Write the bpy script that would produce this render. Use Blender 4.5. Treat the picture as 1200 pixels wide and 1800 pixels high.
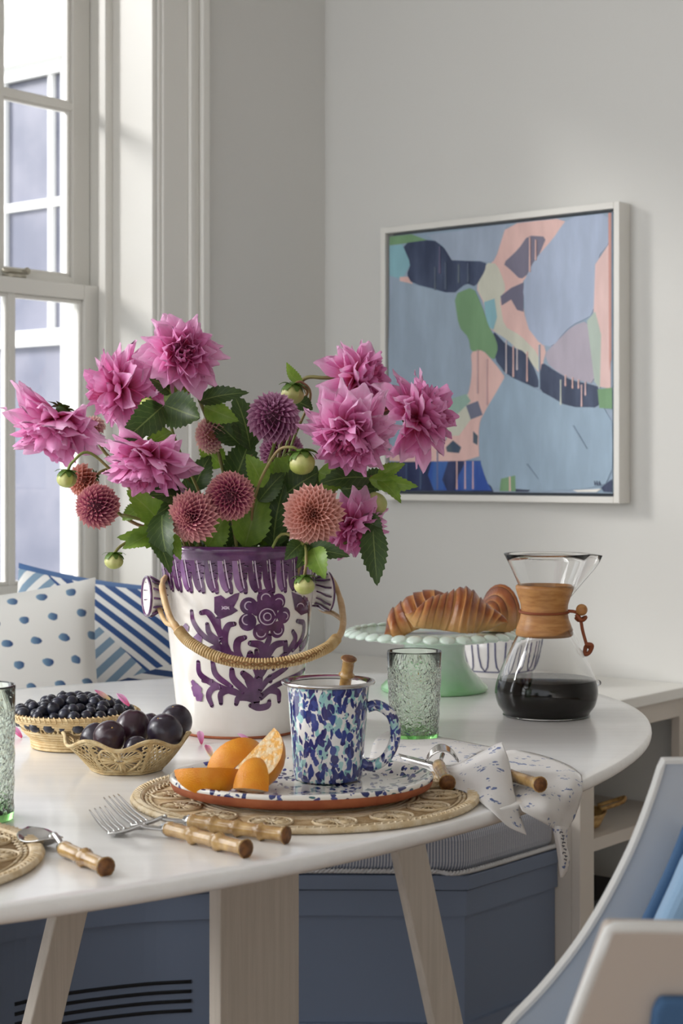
import bpy, math, random
from mathutils import Vector, Matrix
random.seed(7)
PI = math.pi
scene = bpy.context.scene
for o in list(bpy.data.objects): bpy.data.objects.remove(o)
col = scene.collection

# ------------------------------------------------------------------ camera
CH, F, YH, TZ = 1.11, 3000.0, 822.0, 0.75
cd = bpy.data.cameras.new('camera'); cam = bpy.data.objects.new('camera', cd); col.objects.link(cam)
cam.location = (0, 0, CH); cam.rotation_euler = (PI/2, 0, 0)
cd.sensor_fit = 'HORIZONTAL'; cd.sensor_width = 24; cd.lens = F/1200*24
cd.shift_y = -(900-YH)/1200; cd.clip_start = .05
cd.dof.use_dof = True; cd.dof.focus_distance = 2.12; cd.dof.aperture_fstop = 10
scene.camera = cam
# ------------------------------------------------------------------ world, sun, lights
w = bpy.data.worlds.new('world'); scene.world = w; w.use_nodes = True
bg = w.node_tree.nodes['Background']; bg.inputs[0].default_value = (.90, .95, 1.0, 1); bg.inputs[1].default_value = 1.35
def area(name, loc, tgt, sx, sy, power, color=(1, 1, 1)):
    l = bpy.data.lights.new(name, 'AREA'); l.shape = 'RECTANGLE'; l.size = sx; l.size_y = sy; l.energy = power; l.color = color
    o = bpy.data.objects.new(name, l); col.objects.link(o); o.location = loc
    o.rotation_euler = (Vector(tgt)-Vector(loc)).to_track_quat('-Z', 'Y').to_euler(); return o
n_ = math.hypot(3678, 3000); DU = (-3678/n_, 3000/n_); DV = (3000/n_, 3678/n_)
def R(u, v, z=0): return Vector((DU[0]*u+DV[0]*v, DU[1]*u+DV[1]*v, z))
sun = bpy.data.lights.new('sun', 'SUN'); sun.energy = 5.5; sun.angle = math.radians(20); sun.color = (1, .975, .94)
so = bpy.data.objects.new('sun', sun); col.objects.link(so)
so.rotation_euler = (R(-.58, .60, -.42)).to_track_quat('-Z', 'Y').to_euler()
area('window_daylight_second', R(2.63, .55, 1.55), R(1.3, 1.6, .8), 1.2, 1.5, 22, (.96, .98, 1))
area('window_daylight_third', R(2.63, -1.6, 1.55), R(.5, 1.4, 1.1), 1.2, 1.5, 15, (.96, .98, 1))
scene.view_settings.view_transform = 'Standard'; scene.view_settings.look = 'None'
scene.view_settings.gamma = 1; scene.view_settings.exposure = 0.08
scene.view_settings.use_curve_mapping = False

# ------------------------------------------------------------------ helpers
def P(px, py, d): return Vector(((px-600)*d/F, d, CH-(py-YH)*d/F))
def T(px, py, dz=0):
    d = F*(CH-TZ-dz)/(py-YH); return P(px, py, d)
def pl_v(px, py, v):           # ray / plane v=const
    a = (px-600)/F; return P(px, py, v/(a*DV[0]+DV[1]))
def pl_u(px, py, u):
    a = (px-600)/F; return P(px, py, u/(a*DU[0]+DU[1]))
def lin(r, g=None, b=None):
    if g is None: r, g, b = r
    f = lambda c: ((c/255+.055)/1.055)**2.4 if c/255 > .04045 else c/255/12.92
    return (f(r), f(g), f(b), 1)
ORG = {}
def thing(name, label, cat, loc=(0, 0, 0), group=None):
    o = bpy.data.objects.new(name, None); col.objects.link(o); o.location = loc; ORG[o.name] = Vector(loc)
    o.empty_display_size = .02
    o['label'] = label; o['category'] = cat
    if group: o['group'] = group
    return o
def obj(name, vf, m, parent=None, smooth=True, label=None, origin=None):
    v, f = vf[0], vf[1]
    v = [Vector(q) for q in v]
    if parent is not None: org = ORG[parent.name]
    else:
        org = Vector(origin) if origin is not None else Vector((sum(q.x for q in v)/len(v), sum(q.y for q in v)/len(v), min(q.z for q in v)))
    me = bpy.data.meshes.new(name); me.from_pydata([q-org for q in v], [], f)
    if len(vf) > 2 and vf[2]:
        uvl = me.uv_layers.new(name='UVMap'); uv = vf[2]
        for l in me.loops: uvl.data[l.index].uv = uv[l.vertex_index]
    if smooth: me.polygons.foreach_set('use_smooth', [True]*len(me.polygons))
    me.update()
    if m is not None: me.materials.append(m)
    o = bpy.data.objects.new(name, me); col.objects.link(o)
    if parent is not None: o.parent = parent; ORG[o.name] = org
    else: o.location = org; ORG[o.name] = org
    if label: o['label'] = label
    return o
def tag(o, label, cat, group=None, kind=None):
    o['label'] = label; o['category'] = cat
    if group: o['group'] = group
    if kind: o['kind'] = kind
    return o
def struct(o): o['kind'] = 'structure'; return o
def bev(o, wd=.003, seg=2):
    md = o.modifiers.new('bevel', 'BEVEL'); md.width = wd; md.segments = seg; md.limit_method = 'ANGLE'; md.angle_limit = .6
    return o
class MB:
    def __init__(s): s.v = []; s.f = []; s.uv = []
    def add(s, vf):
        n = len(s.v); s.v += [Vector(q) for q in vf[0]]; s.f += [[i+n for i in f] for f in vf[1]]
        s.uv += (vf[2] if len(vf) > 2 and vf[2] else [(0, 0)]*len(vf[0])); return s
    def vf(s): return (s.v, s.f, s.uv)
def box(a, b):        # axis aligned in world
    x0, y0, z0 = a; x1, y1, z1 = b
    v = [(x, y, z) for z in (z0, z1) for x, y in ((x0, y0), (x1, y0), (x1, y1), (x0, y1))]
    return (v, [[3, 2, 1, 0], [4, 5, 6, 7], [0, 1, 5, 4], [1, 2, 6, 5], [2, 3, 7, 6], [3, 0, 4, 7]])
def rbox(u0, u1, v0, v1, z0, z1):     # box in room axes
    return prism([(u0, v0), (u1, v0), (u1, v1), (u0, v1)], z0, z1, R)
def prism(poly, z0, z1, fn=None):
    fn = fn or (lambda x, y, z: Vector((x, y, z)))
    n = len(poly); v = [fn(x, y, z0) for x, y in poly]+[fn(x, y, z1) for x, y in poly]
    return (v, [list(range(n))[::-1], list(range(n, 2*n))]+[[i, (i+1) % n, n+(i+1) % n, n+i] for i in range(n)])
def slab(pts, n):     # polygon of 3D points extruded along vector n
    k = len(pts); v = [Vector(p) for p in pts]+[Vector(p)+n for p in pts]
    return (v, [list(range(k)), list(range(k, 2*k))[::-1]]+[[(i+1) % k, i, k+i, k+(i+1) % k] for i in range(k)])
def lathe(prof, c, seg=48, sx=1, sy=1, fn=None):
    c = Vector(c); v = []; uv = []; f = []
    m = len(prof)
    for i in range(seg+1):
        a = 2*PI*i/seg
        for j, (r, z) in enumerate(prof):
            if fn: r, z = fn(r, z, a)
            v.append(c+Vector((math.cos(a)*r*sx, math.sin(a)*r*sy, z))); uv.append((i/seg, j/(m-1)))
    for i in range(seg):
        for j in range(m-1):
            f.append([i*m+j, (i+1)*m+j, (i+1)*m+j+1, i*m+j+1])
    return (v, f, uv)
def cat(pts, n=8, closed=False):
    pts = [Vector(p) for p in pts]; out = []
    m = len(pts)
    if m < 3 and not closed:
        return [pts[0].lerp(pts[1], i/n) for i in range(n+1)]
    rng = range(m if closed else m-1)
    for i in rng:
        p1, p2 = pts[i], pts[(i+1) % m]
        p0 = pts[i-1] if (i > 0 or closed) else p1*2-p2
        p3 = pts[(i+2) % m] if (i+2 < m or closed) else p2*2-p1
        for k in range(n):
            t = k/n
            out.append(.5*((2*p1)+(p2-p0)*t+(2*p0-5*p1+4*p2-p3)*t*t+(3*p1-p0-3*p2+p3)*t**3))
    if not closed: out.append(pts[-1])
    return out
def tube(pts, r, seg=8, closed=False, cap=True, flat=1.0):
    n = len(pts); pts = [Vector(p) for p in pts]
    rr = r if isinstance(r, (list, tuple)) else [r]*n
    v = []; f = []; uv = []; nrm = None; L = 0
    for i in range(n):
        t = (pts[(i+1) % n]-pts[i-1]) if closed else (pts[min(i+1, n-1)]-pts[max(i-1, 0)])
        t = t.normalized() if t.length > 1e-9 else Vector((0, 0, 1))
        if nrm is None:
            nrm = t.cross(Vector((0, 0, 1)) if abs(t.z) < .9 else Vector((1, 0, 0))).normalized()
        nrm = (nrm-t*nrm.dot(t)).normalized(); b = t.cross(nrm)
        if i: L += (pts[i]-pts[i-1]).length
        for k in range(seg):
            a = 2*PI*k/seg; v.append(pts[i]+(nrm*math.cos(a)+b*math.sin(a)*flat)*rr[i]); uv.append((k/seg, L))
    for i in range(n if closed else n-1):
        j = (i+1) % n
        for k in range(seg): f.append([i*seg+k, i*seg+(k+1) % seg, j*seg+(k+1) % seg, j*seg+k])
    if cap and not closed: f += [list(range(seg))[::-1], [(n-1)*seg+k for k in range(seg)]]
    return (v, f, uv)
def ring(c, r, tr, seg=48, ts=6, ax=None, sx=1, sy=1):
    c = Vector(c)
    return tube([c+Vector((math.cos(2*PI*i/seg)*r*sx, math.sin(2*PI*i/seg)*r*sy, 0)) for i in range(seg)], tr, ts, closed=True)
def sphere(c, r, sx=1, sy=1, sz=1, nu=16, nv=10, rot=None):
    c = Vector(c); v = []; f = []; uv = []
    for j in range(nv+1):
        th = PI*j/nv
        for i in range(nu+1):
            a = 2*PI*i/nu; q = Vector((math.sin(th)*math.cos(a)*sx, math.sin(th)*math.sin(a)*sy, math.cos(th)*sz))*r
            if rot: q = rot @ q
            v.append(c+q); uv.append((i/nu, j/nv))
    for j in range(nv):
        for i in range(nu): f.append([j*(nu+1)+i, (j+1)*(nu+1)+i, (j+1)*(nu+1)+i+1, j*(nu+1)+i+1])
    return (v, f, uv)
def grid(rows, nu=6, nv=6):    # smooth surface through rows of points
    cols = [cat(r, nu) for r in rows]; m = len(cols[0])
    tr = [cat([c[i] for c in cols], nv) for i in range(m)]; n = len(tr[0])
    v = []; uv = []
    for i in range(m):
        for j in range(n): v.append(tr[i][j]); uv.append((i/(m-1), j/(n-1)))
    f = [[i*n+j, (i+1)*n+j, (i+1)*n+j+1, i*n+j+1] for i in range(m-1) for j in range(n-1)]
    return (v, f, uv)
def frame(Y, Z, o):
    Y = Y.normalized(); Z = (Z-Y*Z.dot(Y)); Z = Z.normalized() if Z.length > 1e-6 else Y.orthogonal().normalized()
    X = Y.cross(Z); M = Matrix((X, Y, Z)).transposed().to_4x4(); M.translation = o; return M

# ------------------------------------------------------------------ materials
def M(name, c, rough=.5, metal=0, spec=.5, c2=None, scale=20, lo=.4, hi=.6, bump=0, bscale=60, coat=0, detail=4, stretch=(1, 1, 1), trans=0, sheen=0, wave=None):
    m = bpy.data.materials.new(name); m.use_nodes = True; nt = m.node_tree; b = nt.nodes['Principled BSDF']
    b.inputs['Base Color'].default_value = c; b.inputs['Roughness'].default_value = rough; b.inputs['Metallic'].default_value = metal
    b.inputs['Specular IOR Level'].default_value = spec; b.inputs['Coat Weight'].default_value = coat; b.inputs['Coat Roughness'].default_value = .08
    if sheen: b.inputs['Sheen Weight'].default_value = sheen
    L = nt.links.new
    tc = nt.nodes.new('ShaderNodeTexCoord'); mp = nt.nodes.new('ShaderNodeMapping'); mp.inputs['Scale'].default_value = stretch; L(tc.outputs['Object'], mp.inputs[0])
    if c2:
        n = nt.nodes.new('ShaderNodeTexNoise'); n.inputs['Scale'].default_value = scale; n.inputs['Detail'].default_value = detail; L(mp.outputs[0], n.inputs[0])
        cr = nt.nodes.new('ShaderNodeValToRGB'); cr.color_ramp.elements[0].position = lo; cr.color_ramp.elements[1].position = hi
        cr.color_ramp.elements[0].color = c; cr.color_ramp.elements[1].color = c2; L(n.outputs[0], cr.inputs[0]); L(cr.outputs[0], b.inputs['Base Color'])
    if bump:
        n2 = nt.nodes.new('ShaderNodeTexNoise'); n2.inputs['Scale'].default_value = bscale; n2.inputs['Detail'].default_value = 3; L(mp.outputs[0], n2.inputs[0])
        bp = nt.nodes.new('ShaderNodeBump'); bp.inputs['Strength'].default_value = bump; bp.inputs['Distance'].default_value = .002
        L(n2.outputs[0], bp.inputs['Height']); L(bp.outputs[0], b.inputs['Normal'])
    if trans:
        tb = nt.nodes.new('ShaderNodeBsdfTranslucent'); mx = nt.nodes.new('ShaderNodeMixShader'); mx.inputs[0].default_value = trans
        tb.inputs[0].default_value = c
        L(b.outputs[0], mx.inputs[1]); L(tb.outputs[0], mx.inputs[2]); L(mx.outputs[0], nt.nodes['Material Output'].inputs[0])
        if c2: L(cr.outputs[0], tb.inputs[0])
    return m
class NB:      # tiny node-math builder
    def __init__(s, m): s.nt = m.node_tree; s.L = s.nt.links.new; s.b = s.nt.nodes['Principled BSDF']
    def n(s, t, **k):
        q = s.nt.nodes.new(t)
        for a, v in k.items(): setattr(q, a, v)
        return q
    def m(s, op, a, b=None, c=None):
        q = s.n('ShaderNodeMath', operation=op)
        for i, x in enumerate((a, b, c)):
            if x is None: continue
            if isinstance(x, (int, float)): q.inputs[i].default_value = x
            else: s.L(x, q.inputs[i])
        return q.outputs[0]
    def mix(s, f, a, b):
        q = s.n('ShaderNodeMix', data_type='RGBA')
        if isinstance(f, (int, float)): q.inputs[0].default_value = f
        else: s.L(f, q.inputs[0])
        for i, x in ((6, a), (7, b)):
            if isinstance(x, tuple): q.inputs[i].default_value = x
            else: s.L(x, q.inputs[i])
        return q.outputs[2]
    def uv(s):
        t = s.n('ShaderNodeTexCoord'); x = s.n('ShaderNodeSeparateXYZ'); s.L(t.outputs['UV'], x.inputs[0]); return x.outputs[0], x.outputs[1], t
    def out(s, c): s.L(c, s.b.inputs['Base Color'])
def petal_mat(name, base, mid, tip, tr=.35, rough=.55):
    m = M(name, mid, rough); nb = NB(m); u, v, t = nb.uv()
    cr = nb.n('ShaderNodeValToRGB'); e = cr.color_ramp.elements; e[0].color = base; e[0].position = .05; e[1].color = tip; e[1].position = .95
    k = e.new(.5); k.color = mid; nz = nb.n('ShaderNodeTexNoise'); nz.inputs['Scale'].default_value = 9
    st = nb.m('SINE', nb.m('MULTIPLY', u, 42)); vv = nb.m('ADD', v, nb.m('MULTIPLY', st, .035))
    vv = nb.m('ADD', vv, nb.m('MULTIPLY', nb.m('SUBTRACT', nz.outputs[0], .5), .25)); nb.L(t.outputs['UV'], nz.inputs[0])
    nb.L(vv, cr.inputs[0]); nb.out(cr.outputs[0])
    tb = nb.n('ShaderNodeBsdfTranslucent'); nb.L(cr.outputs[0], tb.inputs[0]); mx = nb.n('ShaderNodeMixShader'); mx.inputs[0].default_value = tr
    nb.L(nb.b.outputs[0], mx.inputs[1]); nb.L(tb.outputs[0], mx.inputs[2]); nb.L(mx.outputs[0], nb.nt.nodes['Material Output'].inputs[0])
    return m
def glass(name, c, rough=0.0, bump=0, bs=150):
    m = M(name, c, rough, bump=0); b = m.node_tree.nodes['Principled BSDF']; b.inputs['Transmission Weight'].default_value = 1; b.inputs['IOR'].default_value = 1.45
    return m
wall_m = M('wall_paint', lin(222, 221, 217), .75, bump=.05, bscale=200)
trim_m = M('trim_paint', lin(236, 234, 228), .35)
ext_m = M('exterior_paint', lin(246, 246, 244), .6)
ceil_m = M('ceiling_paint', lin(240, 240, 238), .8)
floor_m = M('floor_wood', lin(150, 122, 92), .4, c2=lin(120, 92, 66), scale=6, stretch=(1, 8, 1))
table_m = M('table_paint', lin(243, 242, 240), .24, c2=lin(247, 246, 244), scale=7, bump=.03, bscale=30, stretch=(1, 10, 10), coat=.25)
leg_m = M('leg_paint', lin(212, 203, 192), .5, c2=lin(196, 188, 176), scale=9, lo=.3, hi=.8, bump=.2, bscale=40, stretch=(12, 12, .6))
blue_m = M('bench_paint', lin(112, 125, 148), .5)
dark_m = M('slot_shade_dark', lin(14, 15, 20), .8)
# ================================================================== STRUCTURE
UW, VR = 2.67, 3.21
struct(obj('floor', rbox(-3, 3.0, -3.4, 3.4, -.05, 0), floor_m, smooth=False))
struct(obj('ceiling', rbox(-3, 3.0, -3.4, 3.4, 2.6, 2.65), ceil_m, smooth=False))
struct(obj('wall_right', rbox(-3, UW+.22, VR, VR+.18, 0, 2.6), wall_m, smooth=False))
struct(obj('wall_back', rbox(-3.1, -3, -3.4, 3.4, 0, 2.6), wall_m, smooth=False))
WZ0, WZ1 = .76, 2.34
wins = [(1.70, 2.634), (.05, 1.15), (-2.2, -1.0)]
wl = MB(); edges = [-3.4]
segs = []; last = VR
for a, b in wins: segs.append((b, last)); last = a
segs.append((-3.4, last))
for a, b in segs: wl.add(rbox(UW, UW+.22, a, b, 0, 2.6))
for a, b in wins: wl.add(rbox(UW, UW+.22, a, b, 0, WZ0)); wl.add(rbox(UW, UW+.22, a, b, WZ1, 2.6))
struct(obj('wall_left', wl.vf(), wall_m, smooth=False))
pane_m = M('window_glass', (1, 1, 1, 1)); nb = NB(pane_m); tr_ = nb.n('ShaderNodeBsdfTransparent'); gl_ = nb.n('ShaderNodeBsdfGlossy'); gl_.inputs['Roughness'].default_value = .01
mx = nb.n('ShaderNodeMixShader'); fr_ = nb.n('ShaderNodeFresnel'); fr_.inputs[0].default_value = 1.3; nb.L(fr_.outputs[0], mx.inputs[0]); nb.L(tr_.outputs[0], mx.inputs[1]); nb.L(gl_.outputs[0], mx.inputs[2]); nb.L(mx.outputs[0], nb.nt.nodes['Material Output'].inputs[0])
lock_m = M('sash_lock_nickel', lin(190, 185, 170), .35, metal=.6)
def casing(a, b, right=True):       # moulded casing on the wall plane, boards of stepped depth
    mb = MB()
    for (s0, s1, dp) in ((0, .010, .006), (.010, .088, .011), (.088, .104, .019), (.104, .120, .014), (.120, .143, .026)):
        mb.add(rbox(UW-dp, UW, b+s0, b+s1, WZ0-.05, WZ1+s1)); mb.add(rbox(UW-dp, UW, a-s1, a-s0, WZ0-.05, WZ1+s1))
        mb.add(rbox(UW-dp, UW, a-s0, b+s0, WZ1+s0, WZ1+s1))
    return mb
def window(n, a, b, full):
    win = thing('window_%d' % n, '', ''); del win['label'], win['category']; win['kind'] = 'structure'
    fr = MB()
    # jamb lining boards
    for (v0, v1) in ((b-.012, b), (a, a+.012)): fr.add(rbox(UW, UW+.22, v0, v1, WZ0, WZ1))
    fr.add(rbox(UW, UW+.22, a, b, WZ1-.012, WZ1)); fr.add(rbox(UW-.05, UW+.22, a-.02, b+.02, WZ0-.0, WZ0+.03))
    # stops beside the sashes
    for (u0, u1, wd) in ((2.795, 2.815, .022), (2.818, 2.828, .014)):
        fr.add(rbox(u0, u1, b-.012-wd, b-.012, WZ0, WZ1)); fr.add(rbox(u0, u1, a+.012, a+.012+wd, WZ0, WZ1))
    bev(obj('window_frame', fr.vf(), trim_m, win, smooth=False), .002)
    def sash(u0, u1, z0, z1, st, top, bot, cols, rows, nm):
        s = MB(); A, B = a+.014, b-.014
        s.add(rbox(u0, u1, A, A+st, z0, z1)); s.add(rbox(u0, u1, B-st, B, z0, z1))
        s.add(rbox(u0, u1, A+st, B-st, z0, z0+bot)); s.add(rbox(u0, u1, A+st, B-st, z1-top, z1))
        # glazing bead
        s.add(rbox(u0+.008, u1-.004, A+st, A+st+.008, z0+bot, z1-top)); s.add(rbox(u0+.008, u1-.004, B-st-.008, B-st, z0+bot, z1-top))
        s.add(rbox(u0+.008, u1-.004, A+st, B-st, z0+bot, z0+bot+.008)); s.add(rbox(u0+.008, u1-.004, A+st, B-st, z1-top-.008, z1-top))
        so_ = bev(obj(nm, s.vf(), trim_m, win, smooth=False), .002)
        w_ = (B-A-2*st)/cols; h_ = (z1-z0-top-bot)/rows; um = (u0+u1)/2
        for i in range(1, cols):
            c = A+st+w_*i; mm = MB(); mm.add(rbox(um-.011, um+.011, c-.008, c+.008, z0+bot, z1-top)); mm.add(rbox(um-.006, um+.006, c-.013, c+.013, z0+bot, z1-top))
            obj('muntin', mm.vf(), trim_m, so_, smooth=False)
        for j in range(1, rows):
            c = z0+bot+h_*j; mm = MB(); mm.add(rbox(um-.0112, um+.0112, A+st, B-st, c-.008, c+.008)); mm.add(rbox(um-.0062, um+.0062, A+st, B-st, c-.013, c+.013))
            obj('muntin', mm.vf(), trim_m, so_, smooth=False)
        for i in range(cols):
            for j in range(rows):
                obj('pane', rbox(um-.001, um+.001, A+st+w_*i+.006, A+st+w_*(i+1)-.006, z0+bot+h_*j+.006, z0+bot+h_*(j+1)-.006), pane_m, so_, smooth=False)
        return so_
    zm = 1.515
    sash(2.83, 2.862, WZ0+.03, zm, .050, .034, .07, 4, 1, 'lower_sash')
    sash(2.868, 2.898, zm-.03, WZ1-.012, .050, .034, .05, 4, 2, 'upper_sash')
    if full:
        c = (a+b)/2; lk = MB(); p = pl_u(25, 487, 2.845); vv = p.x*DV[0]+p.y*DV[1]
        lk.add(rbox(2.832, 2.858, vv-.022, vv+.022, zm, zm+.008)); lk.add(tube([R(2.845, vv-.03, zm+.014), R(2.845, vv+.035, zm+.016)], .006, 8)); lk.add(sphere(R(2.845, vv+.035, zm+.018), .008))
        obj('sash_lock', lk.vf(), lock_m, win, label='pale metal sash lock')
window(1, *wins[0], True)
for k, (a, b) in enumerate(wins[1:]): window(k+2, a, b, False)
for k, (a, b) in enumerate(wins): struct(bev(obj('trim_%d' % (k+1), casing(a, b).vf(), trim_m, smooth=False), .004, 3))
# neighbouring facade
FV = 5.0
fac = thing('house_facade', 'white neighbouring house wing with a grey paned window seen through the sash window', 'building', R(4.6, FV, 0))
def fp(px, py): q = pl_v(px, py, FV); return (q.x*DU[0]+q.y*DU[1], q.z)
uR = fp(117, 600)[0]; uM = fp(91, 300)[0]; uL = fp(9, 300)[0]
pz = [fp(50, 140)[1], fp(50, 362)[1], fp(50, 598)[1], fp(50, 1130)[1]]
sp = uL-uM; u3 = uL+sp; u4 = uL+2*sp
f_ = MB(); f_.add(rbox(2.95, uR, FV, FV+.2, -1, 4)); f_.add(rbox(uR, u4+.1, FV, FV+.2, -1, pz[3])); f_.add(rbox(uR, u4+.1, FV-.001, FV+.2, pz[0], 4)); f_.add(rbox(u4+.1, 9, FV, FV+.2, -1, 4))
obj('wall', f_.vf(), ext_m, fac, smooth=False)
mo = MB()
for (z, dp, hh) in ((pz[0]+.30, .16, .04), (pz[0]+.55, .3, .05), (pz[0]+.34, .1, .10), (pz[0]+.06, .07, .07)):
    mo.add(rbox(2.95, 9, FV-dp, FV, z, z+hh))
obj('cornice', mo.vf(), ext_m, fac, smooth=False)
wf = MB(); wf.add(rbox(uR-.03, uR+.004, FV-.03, FV+.03, pz[3], pz[0]+.06)); wf.add(rbox(uR, u4, FV-.03, FV+.05, pz[0]-.0, pz[0]+.06)); wf.add(rbox(uR, u4, FV-.03, FV+.06, pz[2]-.03, pz[2]+.04))
obj('window_frame', wf.vf(), ext_m, fac, smooth=False)
for uu in (uM, uL, u3): obj('muntin', rbox(uu-.012, uu+.012, FV-.012, FV+.012, pz[2] if uu in (uM,) else pz[3], pz[0]), ext_m, fac, smooth=False)
obj('muntin', rbox(uR, u4, FV-.011, FV+.012, pz[1]-.018, pz[1]+.018), ext_m, fac, smooth=False)
cur_m = M('curtained_glass', lin(112, 115, 132), .25, c2=lin(134, 135, 150), scale=2.5, spec=.5)
for (a, b) in ((uR, uM), (uM, uL), (uL, u3), (u3, u4)):
    for (z0, z1) in ((pz[3], pz[2]), (pz[2], pz[1]), (pz[1], pz[0])):
        obj('pane', rbox(a, b, FV+.013, FV+.03, z0, z1+(.1 if z1 == pz[0] else 0)), cur_m, fac, smooth=False)
struct(obj('ground_outside', rbox(2.95, 12, -6, 9, -1.0, -.9), M('outside_paving', lin(170, 170, 165), .9), smooth=False))

# ================================================================== BOOKCASE + BENCH
cab_m = M('bookcase_paint', lin(214, 206, 196), .5)
bk = thing('built_in_bookcase', 'low white built-in bookcase with ledge top against the right wall', 'bookcase', R(1.9, 3.0, 0))
BU, BV = 1.68, 2.77
LZ = CH-.45
bev(obj('ledge_top', rbox(BU-.012, UW-.002, BV-.01, VR-.002, LZ-.022, LZ), trim_m, bk, smooth=False), .002)
obj('side_panel', rbox(BU+.02, UW-.002, BV, BV+.02, 0, LZ-.022), cab_m, bk, smooth=False)
ff = MB(); ff.add(rbox(BU, BU+.02, BV, BV+.05, 0, LZ-.022)); ff.add(rbox(BU, BU+.02, VR-.05, VR-.002, 0, LZ-.022))
ff.add(rbox(BU, BU+.02, BV+.05, VR-.05, LZ-.062, LZ-.022)); ff.add(rbox(BU, BU+.02, BV+.05, VR-.05, 0, .1))
bev(obj('face_frame', ff.vf(), cab_m, bk, smooth=False), .0015)
obj('shelf', rbox(BU+.004, BU+.5, BV+.02, VR-.002, .378, .402), cab_m, bk, smooth=False)
obj('bottom_shelf', rbox(BU+.02, BU+.5, BV+.02, VR-.002, .08, .10), cab_m, bk, smooth=False)
obj('back_panel', rbox(BU+.5, BU+.515, BV+.02, VR-.002, .0, LZ-.022), cab_m, bk, smooth=False)
# items in the bookcase
gold_m = M('golden_wicker', lin(196, 160, 100), .55, c2=lin(150, 112, 60), scale=80, bump=.6, bscale=300)
gb = R(BU+.085, BV+.105, .402)
db = thing('wicker_dish', 'golden wicker dish with curled handles on the bookcase shelf', 'dish', gb)
obj('bowl', lathe([(.0, .001), (.040, .001), (.052, .010), (.066, .036), (.070, .037), (.056, .009), (.03, .005), (0, .005)], gb, 28), gold_m, db)
for s in (1, -1):
    c = gb+Vector((s*.075, 0, .05)); obj('handle', tube(cat([gb+Vector((s*.055, -.02, .042)), c+Vector((s*.02, -.02, .006)), c+Vector((s*.03, .0, .012)), c+Vector((s*.018, .02, .004)), gb+Vector((s*.055, .02, .042))]), .004, 6), gold_m, db)
tb = M('blue_box', lin(96, 130, 165), .6)
obj_ = obj('storage_box', rbox(BU+.26, BU+.36, BV+.03, BV+.14, .402, .51), tb, smooth=False); tag(bev(obj_), 'small blue box at the back of the bookcase shelf', 'box')
bz = .1
for k, (h, wd, cname, lab) in enumerate(((.045, .2, (40, 44, 60), 'thick navy book at the bottom of the shelf stack'), (.032, .19, (205, 200, 190), 'cream paperbound book in the lower shelf stack'), (.048, .18, (35, 52, 92), 'dark blue book near the top of the shelf stack'), (.042, .17, (24, 24, 30), 'black book topmost in the lower shelf stack'))):
    bt = thing('book', lab, 'book', R(BU+.15, BV+.2, bz), 'books stacked in the bookcase')
    a0, a1, b0, b1 = BU+.04, BU+.04+wd, BV+.035+.005*k, BV+.035+.005*k+.25
    cm = M('book_cover', lin(*cname), .5); pg = M('book_pages', lin(225, 218, 200), .8)
    c = MB(); c.add(rbox(a0, a1, b0, b1, bz, bz+.003)); c.add(rbox(a0, a1, b0, b1, bz+h-.003, bz+h)); c.add(rbox(a0, a0+.003, b0, b1, bz, bz+h))
    obj('cover', c.vf(), cm, bt, smooth=False); obj('pages', rbox(a0+.003, a1-.004, b0+.004, b1-.004, bz+.003, bz+h-.003), pg, bt, smooth=False)
    bz += h
# bench
fc = [(2.25, -.6), (2.25, .6), (2.25, 1.3), (2.25, 1.75), (2.238, 1.93), (2.17, 2.08), (2.09, 2.18), (1.98, 2.30), (1.745, 2.485)]
fcs = [(p.x, p.y) for p in cat([Vector((a, b, 0)) for a, b in fc], 6)]
def benchpoly(off):
    out = []
    for i, (a, b) in enumerate(fcs):
        p, q = fcs[max(i-1, 0)], fcs[min(i+1, len(fcs)-1)]; t = Vector((q[0]-p[0], q[1]-p[1])).normalized(); n = Vector((-t.y, t.x))
        if n.x > 0: n = -n
        if i == len(fcs)-1: n = Vector((-.95, -.35))
        out.append((a+n.x*off, b+n.y*off))
    out.append((1.735-off, BV-.002)); out += [(UW-.004, BV-.002), (UW-.004, -.6)]
    return out
bench = thing('window_bench', 'slate blue built-in corner bench curving round under the window', 'bench', R(2.3, 2.0, 0))
obj('bench_body', prism(benchpoly(0), .0, .385, R), blue_m, bench, smooth=False)
bev(obj('seat_board', prism(benchpoly(.012), .362, .388, R), blue_m, bench, smooth=False), .002)
obj('top_rail', prism(benchpoly(.006), .315, .36, R), blue_m, bench, smooth=False)
obj('base_board', prism(benchpoly(.009), .0, .125, R), blue_m, bench, smooth=False)
def benchpath(z, off, s0, s1):
    pts = []; bp_ = benchpoly(off)
    for i, (a, b) in enumerate(bp_[:len(fcs)]):
        if s0 <= fcs[i][1] <= s1: pts.append(R(a, b, z))
    return pts
for z in (.205, .188, .171, .154): obj('vent_shade_strip', tube(benchpath(z, .0, 1.86 if z > .16 else 1.92, 2.17), .0035, 6), dark_m, bench)  # dark raised strips stand in for the shade inside the vent openings
cush_m = M('bench_cushion_cloth', lin(158, 161, 172), .9, sheen=.3); nb = NB(cush_m); tcn = nb.n('ShaderNodeTexCoord'); sx = nb.n('ShaderNodeSeparateXYZ'); nb.L(tcn.outputs['Object'], sx.inputs[0])
s1 = nb.m('GREATER_THAN', nb.m('SINE', nb.m('MULTIPLY', nb.m('ADD', sx.outputs[0], nb.m('MULTIPLY', sx.outputs[1], .4)), 1150)), .1)
nb.out(nb.mix(s1, lin(196, 197, 202), lin(110, 118, 140)))
cu = thing('bench_cushion', 'grey-blue pinstriped seat cushion on the window bench', 'cushion', R(2.4, 2.2, .388))
o = obj('cushion_body', prism(benchpoly(.004), .389, .47, R), cush_m, cu, smooth=False); bev(o, .022, 4); o.data.polygons.foreach_set('use_smooth', [False]*len(o.data.polygons))
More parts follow.
